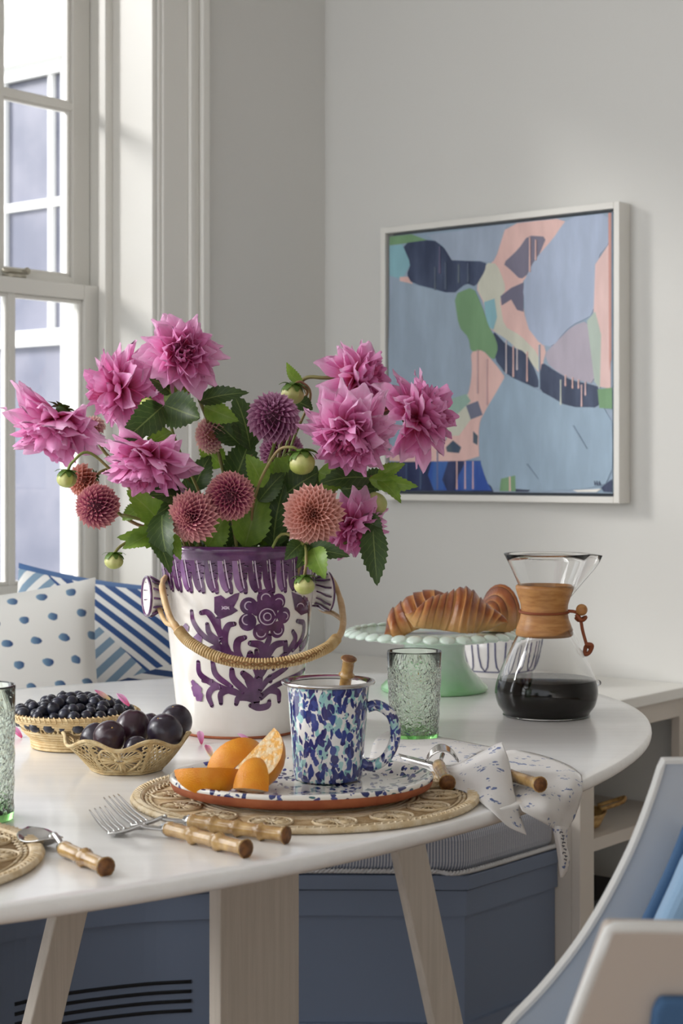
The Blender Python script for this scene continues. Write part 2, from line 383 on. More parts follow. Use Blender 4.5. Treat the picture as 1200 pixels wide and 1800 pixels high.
bp_ = benchpoly(.008); path = [R(a, b, .395) for a, b in bp_[4:len(fcs)+1]]
pp = cat(path, 6); cordm = M('piping_cord', lin(205, 205, 206), .8)
c1 = []; c2_ = []; L = 0
fine = []
for i in range(len(pp)-1):
    n = max(1, int((pp[i+1]-pp[i]).length/.002)); fine += [pp[i].lerp(pp[i+1], k/n) for k in range(n)]
mbc = MB()
for ph in (0, PI):
    q = []
    for i, p in enumerate(fine):
        if i > 0: L = i*.002
        a = ph+i*.9; q.append(p+Vector((math.cos(a)*.0015, -math.cos(a)*.0015, math.sin(a)*.0022)))
    mbc.add(tube(q, .0028, 5))
obj('piping', mbc.vf(), cordm, cu)

# ------------------------------------------------------------------ pillows
def pillow(name, c, size, thick, yaw, roll, pitch, m, label, group):
    n = 26; v = []; uv = []; f = []
    Mx = Matrix.Rotation(yaw, 3, 'Z') @ Matrix.Rotation(pitch, 3, 'X') @ Matrix.Rotation(roll, 3, 'Y')
    c = Vector(c)
    for side in (-1, 1):
        for j in range(n+1):
            for i in range(n+1):
                a, b = 2*i/n-1, 2*j/n-1
                ed = (max(0, 1-a*a)*max(0, 1-b*b))**.42
                px = a*(1-.07*(1-b*b)*abs(a))*size/2; pz = b*(1-.07*(1-a*a)*abs(b))*size/2
                py = side*ed*thick/2*(1+.10*math.sin(3*a+2)*math.cos(2.5*b))
                v.append(c+Mx @ Vector((px, py, pz))); uv.append((i/n, j/n))
    N = (n+1)**2
    for s in (0, 1):
        for j in range(n):
            for i in range(n):
                q = [s*N+j*(n+1)+i, s*N+j*(n+1)+i+1, s*N+(j+1)*(n+1)+i+1, s*N+(j+1)*(n+1)+i]; f.append(q if s == 0 else q[::-1])
    t = thing(name, label, 'pillow', c-Vector((0, 0, size/2)), group); obj('cover', (v, f, uv), m, t)
    pts = []
    for k in range(4*16):
        s, w_ = divmod(k, 16); w_ = 2*w_/16-1; a, b = [(w_, -1), (1, w_), (-w_, 1), (-1, -w_)][s]
        px = a*(1-.07*(1-b*b)*abs(a))*size/2; pz = b*(1-.07*(1-a*a)*abs(b))*size/2; pts.append(c+Mx @ Vector((px, 0, pz)))
    return t, pts
spot_m = M('dotted_linen', lin(240, 239, 234), .9, sheen=.2, bump=.2, bscale=900); nb = NB(spot_m); u, v, t = nb.uv()
row = nb.m('FLOOR', nb.m('MULTIPLY', v, 10)); sh = nb.m('MULTIPLY', nb.m('FRACT', nb.m('MULTIPLY', row, .37)), 1.0)
uu = nb.m('ADD', nb.m('MULTIPLY', u, 8), sh); cu_ = nb.m('SUBTRACT', nb.m('FRACT', uu), .5); cv_ = nb.m('SUBTRACT', nb.m('FRACT', nb.m('MULTIPLY', v, 10)), .5)
nz = nb.n('ShaderNodeTexNoise'); nz.inputs['Scale'].default_value = 30; nb.L(t.outputs['UV'], nz.inputs[0])
d = nb.m('SQRT', nb.m('ADD', nb.m('POWER', nb.m('MULTIPLY', nb.m('ADD', cu_, nb.m('MULTIPLY', cv_, .25)), 1.25), 2), nb.m('POWER', nb.m('MULTIPLY', cv_, 1.25), 2))); d = nb.m('ADD', d, nb.m('MULTIPLY', nb.m('SUBTRACT', nz.outputs[0], .5), .16))
cr = nb.n('ShaderNodeValToRGB'); cr.color_ramp.elements[0].position = .20; cr.color_ramp.elements[0].color = (1, 1, 1, 1); cr.color_ramp.elements[1].position = .25; cr.color_ramp.elements[1].color = (0, 0, 0, 1); nb.L(d, cr.inputs[0])
cin = nb.mix(nb.m('ADD', nb.m('MULTIPLY', cu_, 2.2), .6), lin(140, 178, 205), lin(36, 66, 118)); nb.out(nb.mix(cr.outputs[0], lin(240, 239, 234), cin))
strp_m = M('striped_linen', lin(240, 240, 238), .9, sheen=.2, bump=.2, bscale=900); nb = NB(strp_m); u, v, t = nb.uv()
sA = nb.m('GREATER_THAN', nb.m('SINE', nb.m('MULTIPLY', nb.m('ADD', nb.m('MULTIPLY', u, .50), nb.m('MULTIPLY', v, .86)), 112)), -.05)
sB = nb.m('GREATER_THAN', nb.m('SINE', nb.m('MULTIPLY', nb.m('SUBTRACT', nb.m('MULTIPLY', u, .78), nb.m('MULTIPLY', v, .62)), 84)), 0.0)
sC = nb.m('GREATER_THAN', nb.m('SINE', nb.m('MULTIPLY', v, 105)), 0.0)
cA = nb.mix(sA, lin(240, 240, 238), lin(50, 84, 140)); cB = nb.mix(sB, lin(236, 236, 234), lin(132, 160, 184)); cC = nb.mix(sC, lin(238, 238, 236), lin(52, 76, 120))
rA = nb.m('GREATER_THAN', nb.m('ADD', v, nb.m('MULTIPLY', u, .71)), 1.09)
rC = nb.m('LESS_THAN', nb.m('SUBTRACT', v, nb.m('MULTIPLY', u, .47)), .19)
edge = nb.m('GREATER_THAN', nb.m('MAXIMUM', u, v), .972)
cc = nb.mix(rA, cB, cA); cc = nb.mix(rC, cc, cC); cc = nb.mix(edge, cc, lin(70, 108, 160)); nb.out(cc)
pillow('throw_pillow', P(-22, 1242, 3.10), .43, .13, .10, -.10, -.20, spot_m, 'white linen pillow with blue dots leaning on the window bench', 'pillows on the bench')
pillow('throw_pillow', P(176, 1188, 3.36), .40, .12, -.10, .12, -.16, strp_m, 'blue and white patchwork striped pillow behind the dotted one', 'pillows on the bench')

# ================================================================== PAINTING
pt = thing('framed_painting', 'square abstract painting in a white float frame on the right wall', 'painting', pl_v(880, 880, VR))
FD = .046; FVp = VR-FD
def uz(px, py, v): q = pl_v(px, py, v); return (q.x*DU[0]+q.y*DU[1], q.z)
uL, zt = uz(668, 401, FVp); uR_, zt2 = uz(1088, 353, FVp); zt = (zt+zt2)/2; _, zb = uz(1088, 885, FVp)
frm = MB(); fw = .014
frm.add(rbox(uR_, uR_+fw, FVp, VR, zb, zt)); frm.add(rbox(uL-fw, uL, FVp, VR, zb, zt)); frm.add(rbox(uR_+fw, uL-fw, FVp, VR, zt-fw, zt)); frm.add(rbox(uR_+fw, uL-fw, FVp, VR, zb, zb+fw))
bev(obj('frame', frm.vf(), trim_m, pt, smooth=False), .0012)
obj('backing', rbox(uR_+fw, uL-fw, VR-.012, VR-.002, zb+fw, zt-fw), M('frame_backing', lin(120, 125, 132), .7), pt, smooth=False)
g_ = .007; CVv = FVp+.008
cvm = M('canvas_blue', lin(150, 172, 192), .6, c2=lin(162, 178, 198), scale=9, bump=.3, bscale=120)
cz0, cz1, cu0, cu1 = zb+fw+g_, zt-fw-g_, uR_+fw+g_, uL-fw-g_
can = obj('canvas', rbox(cu0, cu1, CVv, VR-.013, cz0, cz1), cvm, pt, smooth=False)
def q4(cx, cy):      # crop coordinate of the canvas -> room u,z by bilinear inverse (approx)
    s = (cx-90)/(1040-90); top = 165+(80-165)*s; bot = 1270+5*s
    w0 = 1/3.9; # perspective in u
    a = (cy-top)/(bot-top); px = 640+cx/2.4
    uu_ = uz(px, 600, CVv)[0]
    return (min(max(uu_, cu0+.0005), cu1-.0005), min(max(cz1-(cz1-cz0)*a, cz0+.0005), cz1-.0005))
NV = (48, 60, 88); PK = (226, 188, 182); BG = (152, 173, 193); CRM = (205, 205, 190); GRN = (120, 158, 118); CY = (140, 186, 198)
patches = [
 ((155, 172, 190), [(95, 345), (200, 370), (385, 430), (400, 560), (440, 610), (455, 760), (450, 840), (380, 880), (95, 1000)]),
 (PK, [(600, 122), (860, 98), (800, 190), (720, 270), (700, 340), (665, 370), (672, 500), (700, 580), (770, 650), (745, 770), (690, 700), (600, 615), (560, 590), (520, 560), (505, 460), (470, 390), (510, 330), (560, 250)]),
 (CRM, [(515, 285), (560, 290), (600, 400), (570, 440), (590, 560), (660, 600), (735, 680), (740, 760), (690, 700), (600, 615), (545, 580), (520, 480), (472, 390)]),
 (GRN, [(92, 165), (200, 155), (270, 185), (160, 197), (97, 203), (97, 335), (92, 335)]),
 (CY, [(97, 205), (160, 200), (196, 285), (160, 350), (100, 335)]),
 (PK, [(150, 340), (188, 340), (205, 372), (150, 358)]),
 (NV, [(160, 195), (290, 180), (340, 220), (372, 272), (515, 280), (510, 320), (470, 388), (430, 372), (375, 420), (200, 368), (180, 330), (196, 283)]),
 ((162, 176, 196), [(265, 160), (600, 123), (560, 250), (545, 280), (370, 272), (330, 205), (290, 182)]),
 ((120, 116, 136), [(690, 172), (770, 178), (740, 250), (700, 330), (660, 360), (620, 320), (585, 290), (650, 230)]),
 ((110, 108, 130), [(672, 372), (672, 498), (645, 490), (620, 445), (580, 470), (575, 430), (620, 395)]),
 (CY, [(505, 455), (550, 440), (560, 520), (545, 575), (520, 560)]),
 (PK, [(450, 665), (500, 660), (560, 730), (597, 782), (550, 870), (515, 920), (490, 960), (482, 1020), (486, 1140), (92, 1145), (92, 1110), (300, 1020), (380, 1000), (440, 850), (455, 760)]),
 (CRM, [(320, 900), (440, 850), (450, 960), (400, 1030), (300, 1030)]),
 ((150, 180, 168), [(340, 880), (430, 850), (450, 880), (380, 950)]),
 ((112, 116, 138), [(430, 900), (480, 880), (500, 940), (450, 960)]),
 ((60, 76, 104), [(345, 1080), (375, 1050), (410, 1080), (400, 1105), (350, 1100)]),
 ((60, 76, 104), [(460, 1010), (480, 1030), (478, 1070), (460, 1060)]),
 (GRN, [(380, 420), (460, 388), (500, 480), (530, 570), (565, 630), (560, 680), (545, 705), (500, 660), (450, 668), (440, 605), (400, 560)]),
 (NV, [(540, 575), (600, 640), (680, 670), (725, 760), (745, 835), (600, 768), (550, 700), (567, 650)]),
 ((176, 168, 182), [(800, 640), (880, 560), (940, 540), (955, 620), (980, 810), (860, 785), (780, 730), (762, 680)]),
 (NV, [(750, 715), (800, 750), (870, 792), (960, 812), (988, 822), (992, 912), (860, 908), (738, 838), (742, 760)]),
 ((168, 181, 205), [(860, 98), (1036, 82), (1036, 210), (985, 270), (975, 510), (870, 560), (795, 650), (745, 640), (685, 560), (668, 380), (720, 275), (795, 190)]),
 ((225, 192, 188), [(1038, 205), (1040, 830), (985, 820), (965, 600), (975, 300)]),
 ((178, 192, 182), [(940, 540), (975, 500), (1000, 600), (995, 830), (972, 800)]),
 (GRN, [(985, 832), (1045, 825), (1048, 915), (992, 912)]),
 ((202, 148, 138), [(1030, 80), (1042, 80), (1042, 700), (1034, 760)]),
 ((30, 42, 84), [(92, 1145), (498, 1137), (512, 1200), (545, 1272), (92, 1272)]),
 ((44, 86, 170), [(285, 1142), (355, 1140), (330, 1220), (350, 1266), (295, 1266), (270, 1200)]),
 ((44, 82, 168), [(430, 1140), (492, 1138), (512, 1215), (540, 1266), (385, 1266), (400, 1200)]),
 ((152, 174, 194), [(600, 768), (745, 838), (860, 907), (1048, 914), (1050, 1228), (900, 1262), (640, 1262), (530, 1258), (487, 1130), (492, 960), (560, 840)]),
 (GRN, [(578, 1215), (638, 1200), (640, 1268), (572, 1268)]),
 ((225, 190, 182), [(612, 1205), (618, 1205), (620, 1268), (612, 1268)]),
 ((40, 46, 70), [(640, 1258), (700, 1262), (690, 1270), (640, 1270)]),
 ((235, 232, 226), [(880, 1262), (1000, 1256), (980, 1270), (900, 1270)]),
 ((40, 50, 80), [(1000, 1250), (1048, 1215), (1048, 1270), (1010, 1268)]),
]
for (x, y0, y1, c) in ((392, 1140, 1264, PK), (427, 1140, 1262, (214, 180, 190)), (460, 1140, 1262, (214, 180, 190)), (310, 1020, 1264, (90, 110, 150)), (600, 620, 765, (205, 195, 200)), (630, 645, 780, PK), (646, 655, 750, (205, 195, 200)), (688, 670, 800, PK), (740, 640, 830, (150, 170, 190)), (830, 790, 900, (200, 205, 195)), (918, 812, 908, (222, 190, 190)), (934, 800, 860, (222, 190, 190)), (850, 770, 820, PK), (880, 780, 830, PK), (905, 790, 830, PK), (345, 900, 1050, (170, 190, 190)), (180, 1150, 1266, (70, 90, 130)), (240, 1150, 1266, (70, 90, 130)), (300, 300, 400, (84, 96, 124)), (345, 280, 400, (84, 96, 124)), (400, 290, 372, (84, 96, 124)), (440, 285, 370, (84, 96, 124)), (320, 210, 330, (90, 100, 128)), (480, 660, 850, (200, 168, 170)), (520, 700, 900, (205, 170, 172)), (700, 180, 330, PK), (725, 190, 280, PK)):
    patches.append((c, [(x-2.5, y0), (x+2.5, y0), (x+2.2, (y0+y1)/2), (x+3.4, y1-5), (x, y1), (x-3.4, y1-5), (x-2.2, (y0+y1)/2)]))
for k in range(3):
    x = 972+10*k; patches.append(((52, 62, 100), [(x, 1222), (x+3, 1222), (x+2, 1230), (x+6, 1230), (x+6, 1240), (x+1, 1241)]))
for (a, b, c_, d_) in ((880, 985, 940, 1085), (685, 1150, 735, 1215)): patches.append(((128, 146, 166), [(a, b), (a+5, b), (c_+3, d_), (c_, d_)]))
pm = {}
for k, (c, poly) in enumerate(patches):
    if c not in pm: pm[c] = M('paint', lin(*c), .55, c2=lin(*[min(255, int(x*1.07+(34 if x < 100 else 5))) for x in c]), scale=30, lo=.40, hi=.8, bump=.2, bscale=110, stretch=(1, 1, .25))
    off = CVv-.0004-.00004*k
    pts = [q4(*p) for p in poly]
    if len(pts) > 7:
        pts2 = []
        for i in range(len(pts)):
            a, b = Vector(pts[i]), Vector(pts[(i+1) % len(pts)]); L_ = (b-a).length
            pts2.append(tuple(a.lerp(b, .18))); pts2.append(tuple(a.lerp(b, .5)+Vector((b-a)).orthogonal().normalized()*random.uniform(-.012, .012)*L_)); pts2.append(tuple(a.lerp(b, .82)))
        pts = pts2
    n = len(pts); vv = [R(a, off, z) for a, z in pts]+[R(a, CVv+.0005, z) for a, z in pts]
    obj('paint_patch', (vv, [list(range(n))]+[[(i+1) % n, i, n+i, n+(i+1) % n] for i in range(n)]), pm[c], can, smooth=False)

# ================================================================== TABLE
tc_ = (1.61, 1.44); TA, TB = .605, .99
def oval(s, n=128, grow=0): return [(tc_[0]+(TA+grow)*math.cos(2*PI*i/n), tc_[1]+(TB+grow)*math.sin(2*PI*i/n)) for i in range(n)]
tbl = thing('oval_table', 'white painted oval dining table with slab and slanted legs', 'table', R(tc_[0], tc_[1], 0))
lay = [(-.10, TZ-.022), (-.020, TZ-.020), (-.006, TZ-.016), (-.001, TZ-.012), (0, TZ-.008), (-.0005, TZ-.004), (-.002, TZ-.0012), (-.004, TZ), (-.02, TZ)]
v = []; f = []; n = 128
for g, z in lay: v += [R(a, b, z) for a, b in oval(1, n, g)]
for k in range(len(lay)-1):
    for i in range(n): f.append([k*n+i, k*n+(i+1) % n, (k+1)*n+(i+1) % n, (k+1)*n+i])
f.append([(len(lay)-1)*n+i for i in range(n)]); f.append([i for i in range(n)][::-1])
o = obj('tabletop', (v, f), table_m, tbl); o.data.polygons[-1].use_smooth = False; o.data.polygons[-2].use_smooth = False
def colv(v0): return rbox(1.590, 1.612, v0-.082, v0+.082, 0, TZ-.022)
bev(obj('slab_leg', colv(1.772), leg_m, tbl, smooth=False), .002); bev(obj('slab_leg', colv(.85), leg_m, tbl, smooth=False), .002)
def sl(v0, s, w_=.033):
    b = v0+s*.33*(TZ-.022)
    return ([R(u, vv, z) for z, c in ((0, b), (TZ-.03, v0)) for u, vv in ((1.595, c-w_), (1.595, c+w_), (1.612, c+w_), (1.612, c-w_))],
            [[3, 2, 1, 0], [4, 5, 6, 7], [0, 1, 5, 4], [1, 2, 6, 5], [2, 3, 7, 6], [3, 0, 4, 7]])
for v0, s in ((2.062, 1), (1.483, -1), (1.10, 1), (.53, -1)): bev(obj('slanted_leg', sl(v0, s, .036 if v0 > 2 else .027), leg_m, tbl, smooth=False), .002)

# ================================================================== BUCKET
BC = Vector(((420-600)*2.339/F, 2.339, TZ)); bR0, bR1, bH = .0806, .1078, .254
def brad(z): t = min(max(z/bH, 0), 1); return bR0+(bR1-bR0)*(t**.85)
white_gl = M('white_glaze', lin(236, 230, 222), .16, c2=lin(244, 240, 234), scale=14, bump=.15, bscale=25, coat=.5)
purp = M('purple_glaze', lin(74, 38, 78), .16, c2=lin(112, 68, 116), scale=45, lo=.35, hi=.72, coat=.5)
lilac = M('lilac_glaze', lin(150, 112, 158), .16, c2=lin(128, 86, 136), scale=40, coat=.5)
pale = M('pale_purple_line', lin(205, 185, 205), .2, coat=.4)
terra = M('terracotta', lin(178, 104, 68), .7, c2=lin(160, 86, 56), scale=30, bump=.2)
bk_ = thing('ceramic_bucket_vase', 'white ceramic bucket vase painted with purple flowers holding the dahlias', 'vase', BC)
prof = [(0, .002), (.070, .002), (.076, .0)]+[(brad(.004+bH*k/20*.95), .004+bH*k/20*.95) for k in range(21)]
prof += [(bR1+.001, bH-.008), (bR1+.0035, bH-.003), (bR1+.0025, bH+.001), (bR1-.003, bH+.002), (bR1-.006, bH-.002)]+[(brad(bH*k/6)-.008, bH*k/6) for k in range(5, 0, -1)]+[(0, .02)]
obj('body', lathe(prof, BC, 96), white_gl, bk_)
obj('foot_ring', lathe([(.0765, .0), (.0812, .0005), (.0822, .003), (.0805, .0045)], BC, 64), terra, bk_, label='bare terracotta foot ring')
def cone_uv(px, py):
    d0 = Vector(((px-600)/F, 1, -(py-YH)/F)); lo, hi = 2.339-.16, 2.339
    for _ in range(40):
        m_ = (lo+hi)/2; q = Vector((0, 0, CH))+d0*m_; r = math.hypot(q.x-BC.x, q.y-BC.y)
        if r > brad(q.z-TZ): lo = m_
        else: hi = m_
    q = Vector((0, 0, CH))+d0*hi; return math.atan2(q.x-BC.x, -(q.y-BC.y)), q.z-TZ
def cpt(th, z, off): r = brad(z)+off; return BC+Vector((math.sin(th)*r, -math.cos(th)*r, z))
ecount = [0]
def stroke(mb, pts, w_, raw=False, taper=False):
    """pts in (theta,z); w_ half width in m"""
    ecount[0] += 1; off = .0004+.00003*(ecount[0] % 18)
    P2 = [Vector((a*.095, z, 0)) for a, z in pts]; P2 = cat(P2, 6) if len(P2) > 2 else [P2[0].lerp(P2[-1], i/6) for i in range(7)]
    n = len(P2); L_ = []; R_ = []
    for i, p in enumerate(P2):
        t = (P2[min(i+1, n-1)]-P2[max(i-1, 0)]).normalized(); q = Vector((-t.y, t.x, 0)); ww = w_*(.8+.35*math.sin(PI*i/(n-1))) if not taper else w_*(1.15-.7*i/(n-1))
        L_.append(p+q*ww); R_.append(p-q*ww)
    def arc(c, a, k=5):
        out = []; v0 = a-c
        for i in range(1, k): an = -PI*i/k; out.append(c+Vector((v0.x*math.cos(an)-v0.y*math.sin(an), v0.x*math.sin(an)+v0.y*math.cos(an), 0)))
        return out
    e = arc(P2[-1], L_[-1]); s = arc(P2[0], R_[0])
    v = []; f = []
    for a, b in zip(L_, R_): v += [a, P2[0]*0+(a+b)/2, b]
    for i in range(n-1):
        for k in (0, 1): f.append([3*i+k, 3*i+k+1, 3*i+3+k+1, 3*i+3+k])
    base = len(v); v += e; f.append([3*(n-1)]+[base+i for i in range(len(e))]+[3*(n-1)+2, 3*(n-1)+1])
    base = len(v); v += s; f.append([2]+[base+i for i in range(len(s))]+[0, 1])
    mb.add(([cpt(p.x/.095, p.y, off) for p in v], f))
def blob(mb, c, r, n=20, rx=1, ry=1, wob=0, off=None):
    ecount[0] += 1; off = off if off is not None else .0004+.00003*(ecount[0] % 18)
    v = [cpt(c[0], c[1], off)]
    for i in range(n):
        a = 2*PI*i/n; rr = r*(1+wob*math.sin(5*a)); v.append(cpt(c[0]+math.cos(a)*rr*rx/.1, c[1]+math.sin(a)*rr*ry, off))
    mb.add((v, [[0, i+1, (i+1) % n+1] for i in range(n)]))
def cc6(p): return cone_uv(240+p[0]/3, 930+p[1]/3)
pxm = 2.24/F/3       # metres per crop pixel
mp_, ml_, mw_ = MB(), MB(), MB()
S = [([(290, 432), (300, 490), (350, 560), (430, 610), (500, 670)], 11), ([(340, 442), (375, 440), (412, 490), (450, 570), (490, 650)], 13), ([(372, 500), (385, 550), (440, 590)], 11),
 ([(515, 500), (483, 510), (465, 560), (470, 620), (500, 680)], 13), ([(430, 470), (430, 520), (445, 575)], 12), ([(372, 640), (430, 625), (500, 660), (560, 695)], 12), ([(570, 572), (535, 590), (530, 640), (560, 700)], 14),
 ([(600, 602), (650, 612), (665, 650), (640, 710)], 16), ([(598, 655), (600, 700)], 16), ([(775, 600), (730, 612), (700, 650), (675, 710)], 15), ([(715, 682), (700, 700)], 13), ([(822, 540), (835, 580), (800, 640), (740, 695)], 13),
 ([(845, 485), (880, 500), (872, 570), (820, 640)], 12), ([(905, 440), (903, 550), (860, 620)], 10), ([(785, 595), (782, 650)], 12), ([(860, 640), (890, 600), (905, 560)], 9), ([(640, 690), (690, 600), (700, 560)], 12),
 ([(325, 702), (332, 760), (380, 802), (460, 842), (600, 890)], 13), ([(400, 700), (420, 770), (500, 832)], 12), ([(502, 742), (510, 790), (560, 842), (612, 885)], 14), ([(397, 930), (380, 880), (400, 842), (440, 832)], 13),
 ([(445, 918), (445, 870), (490, 850), (560, 872)], 13), ([(525, 922), (540, 890), (600, 895), (640, 932)], 13), ([(582, 800), (610, 850), (630, 900)], 14), ([(560, 760), (600, 800), (640, 860)], 16), ([(650, 750), (635, 830), (632, 910)], 20),
 ([(750, 908), (745, 862), (700, 852), (655, 892)], 13), ([(885, 738), (800, 792), (720, 832), (660, 872)], 11), ([(790, 730), (730, 770), (690, 795), (650, 850)], 13), ([(700, 778), (705, 802)], 13), ([(600, 930), (640, 942), (690, 932), (698, 908)], 13), ([(350, 800), (400, 800)], 10),
 ([(560, 700), (620, 720), (640, 780)], 14), ([(690, 700), (670, 740), (650, 780)], 14), ([(880, 360), (905, 400), (905, 440)], 9), ([(630, 640), (640, 760)], 11), ([(745, 690), (720, 740)], 10)]
for pts, w_ in S: stroke(mp_, [cc6(p) for p in pts], w_*1.22*pxm)
for p, r in (((680, 362), 48), ((745, 385), 46), ((775, 455), 44), ((742, 530), 46), ((655, 542), 46), ((585, 490), 48), ((590, 405), 46), ((690, 455), 60), ((640, 420), 40), ((690, 500), 40)): blob(mp_, cc6(p), r*pxm)
def poly(mb, pts, off):
    q = [cc6(p) for p in pts]; c = (sum(a for a, b in q)/len(q), sum(b for a, b in q)/len(q)); n = len(q)
    mb.add(([cpt(c[0], c[1], off)]+[cpt(a, b, off) for a, b in q], [[0, i+1, (i+1) % n+1] for i in range(n)]))
poly(mp_, [(410, 358), (445, 348), (470, 368), (520, 340), (543, 335), (535, 370), (512, 412), (535, 430), (500, 452), (440, 475), (410, 440)], .0006)
poly(mp_, [(815, 330), (850, 345), (900, 362), (902, 440), (865, 455), (832, 425)], .0007)
lb = []
for p, r in (((325, 580), 28), ((262, 520), 22), ((318, 850), 38), ((330, 880), 30), ((300, 810), 16)): lb.append(MB()); blob(lb[-1], cc6(p), r*pxm, wob=.12)
for p, r, (a0, a1) in (((680, 365), 24, (20, 200)), ((748, 388), 22, (330, 500)), ((775, 458), 20, (300, 460)), ((742, 532), 22, (200, 380)), ((655, 545), 24, (180, 350)), ((583, 478), 26, (90, 270)), ((592, 405), 22, (60, 250)), ((688, 462), 20, (0, 359)), ((688, 462), 42, (10, 345)), ((470, 400), 20, (200, 330)), ((470, 430), 20, (20, 160)), ((860, 410), 18, (0, 180))):
    stroke(mw_, [cc6((p[0]+r*math.cos(math.radians(a0+(a1-a0)*k/8)), p[1]-r*math.sin(math.radians(a0+(a1-a0)*k/8)))) for k in range(9)], 3*pxm)
# rim band all round
NB_ = 34
for k in range(NB_):
    th = 2*PI*k/NB_; zt_ = bH-.010
    if k % 3 == 0: lb.append(MB())
    stroke(lb[-1] if k % 3 == 0 else mp_, [(th, zt_), (th+.02, zt_-.022), (th+.05, zt_-.038), (th+.09, zt_-.046)], .0032)
    th2 = th+.115
    for j in range(4):
        stroke(mp_, [(th2-.052+.012*j, zt_-.001-.010*j), (th2, zt_-.012-.009*j), (th2+.045-.012*j, zt_-.003-.010*j)], .0034)
    stroke(mp_, [(th2, zt_-.03), (th2+.03, zt_-.048)], .0030)
    stroke(mw_, [(th2-.05, zt_-.004), (th2-.02, zt_-.026), (th2+.01, zt_-.042)], .0007)
for mb in lb+[mw_]:
    mb.v = [BC+Vector(((p-BC).x*(1+(.0066 if mb is mw_ else .003)), (p-BC).y*(1+(.0066 if mb is mw_ else .003)), (p-BC).z)) for p in mb.v]
obj('purple_painting', mp_.vf(), purp, bk_, label='dark purple painted flower and leaf scrolls'); [obj('lilac_stroke', q.vf(), lilac, bk_) for q in lb]; obj('fine_lines', mw_.vf(), pale, bk_)
obj('rim_band', lathe([(bR1-.0001, bH-.016), (bR1+.0014, bH-.009), (bR1+.0027, bH-.006), (bR1+.0040, bH-.003), (bR1+.0030, bH+.0016), (bR1-.003, bH+.0026), (bR1-.0065, bH-.002)], BC, 96), purp, bk_, label='dark purple glazed rim')
# knobs
kth = math.radians(20); kz = TZ+.187
knobs = []
for s in (-1, 1):
    ax = Vector((s*math.cos(kth), s*math.sin(kth), 0)); c0 = BC+ax*(brad(.187)-.004); c0.z = kz
    up = Vector((0, 0, 1)); sd = ax.cross(up)
    pr = [(0, .019), (.010, .0185), (.020, .021), (.025, .025), (.030, .0275), (.032, .0262), (.031, .0240), (.026, .019), (.020, .006), (.020, 0)]
    v = []; f = []; m_ = len(pr); sg = 32
    for i in range(sg+1):
        a = 2*PI*i/sg
        for L_, r in pr: v.append(c0+ax*L_+(up*math.cos(a)+sd*math.sin(a))*r)
    for i in range(sg):
        for j in range(m_-1): f.append([i*m_+j, (i+1)*m_+j, (i+1)*m_+j+1, i*m_+j+1])
    kb = obj('knob', (v, f), white_gl, bk_); pm_ = MB()
    for i in range(13):
        a = 2*PI*i/13
        def kp(L_, a): 
            r = .0190+(.0275-.019)*max(0, (L_-.012)/.018)**1.1+.0006; return c0+ax*L_+(up*math.cos(a)+sd*math.sin(a))*r
        pm_.add(tube([kp(.008, a), kp(.014, a+.12), kp(.021, a+.30), kp(.028, a+.34)], [.0050, .0062, .0070, .0072], 6, flat=.22))
    pm_.add(tube([c0+ax*.0315+(up*math.cos(2*PI*i/32)+sd*math.sin(2*PI*i/32))*.0262 for i in range(32)], .0020, 6, closed=True))
    obj('knob_painting', pm_.vf(), purp, kb); knobs.append((c0, ax))
rat_m = M('rattan', lin(196, 158, 108), .45, c2=lin(214, 182, 134), scale=60, bump=.3, bscale=200)
wrap_m = M('raffia_wrap', lin(206, 178, 130), .55, c2=lin(186, 152, 100), scale=90)
hd = obj('rattan_handle', tube(cat([P(291, 1014, 2.29), P(285, 1030, 2.262), P(293, 1068, 2.235), P(306, 1098, 2.215), P(335, 1130, 2.20), P(385, 1156, 2.185), P(450, 1167, 2.175), P(520, 1160, 2.185), P(572, 1140, 2.21), P(600, 1110, 2.26), P(601, 1070, 2.33), P(590, 1030, 2.38), P(577, 1010, 2.40)], 8), [.0035]*8+[.0045]*16+[.0055]*40+[.0045]*20+[.0035]*13, 10), rat_m, bk_)
mb = MB()
mb.add(tube(cat([P(291, 1014, 2.29), P(280, 1030, 2.30), P(278, 1060, 2.29), P(290, 1092, 2.26), P(306, 1100, 2.22)], 6), .0034, 8)); mb.add(tube(cat([P(577, 1010, 2.40), P(566, 1030, 2.43), P(562, 1068, 2.41), P(585, 1078, 2.37), P(602, 1090, 2.31)], 6), .0034, 8))
obj('rattan_loop', mb.vf(), rat_m, hd)
mb = MB(); cl = cat([P(312, 1106, 2.21), P(335, 1130, 2.20), P(385, 1156, 2.185), P(450, 1167, 2.175), P(520, 1160, 2.185), P(572, 1140, 2.21), P(592, 1122, 2.245)], 40)
for i in range(1, len(cl)-1, 1):
    t = (cl[i+1]-cl[i-1]).normalized(); a = t.cross(Vector((0, 1, 0))).normalized(); b = t.cross(a); rr = .0060
    if i % 3 == 0: mb.add(tube([cl[i]+(a*math.cos(q)+b*math.sin(q))*rr for q in [2*PI*k/10 for k in range(10)]], .0019, 5, closed=True))
obj('raffia_wrapping', mb.vf(), wrap_m, hd); mb = MB()
for s in (-1, 1): mb.add(tube([p+Vector((0, -.0078, s*.0022*(1 if (i//2) % 2 else .3))) for i, p in enumerate(cl[80:220:2])], .0011, 4))
obj('raffia_braid', mb.vf(), M('raffia_braid', lin(140, 100, 58), .7), hd, label='darker braided stitches')

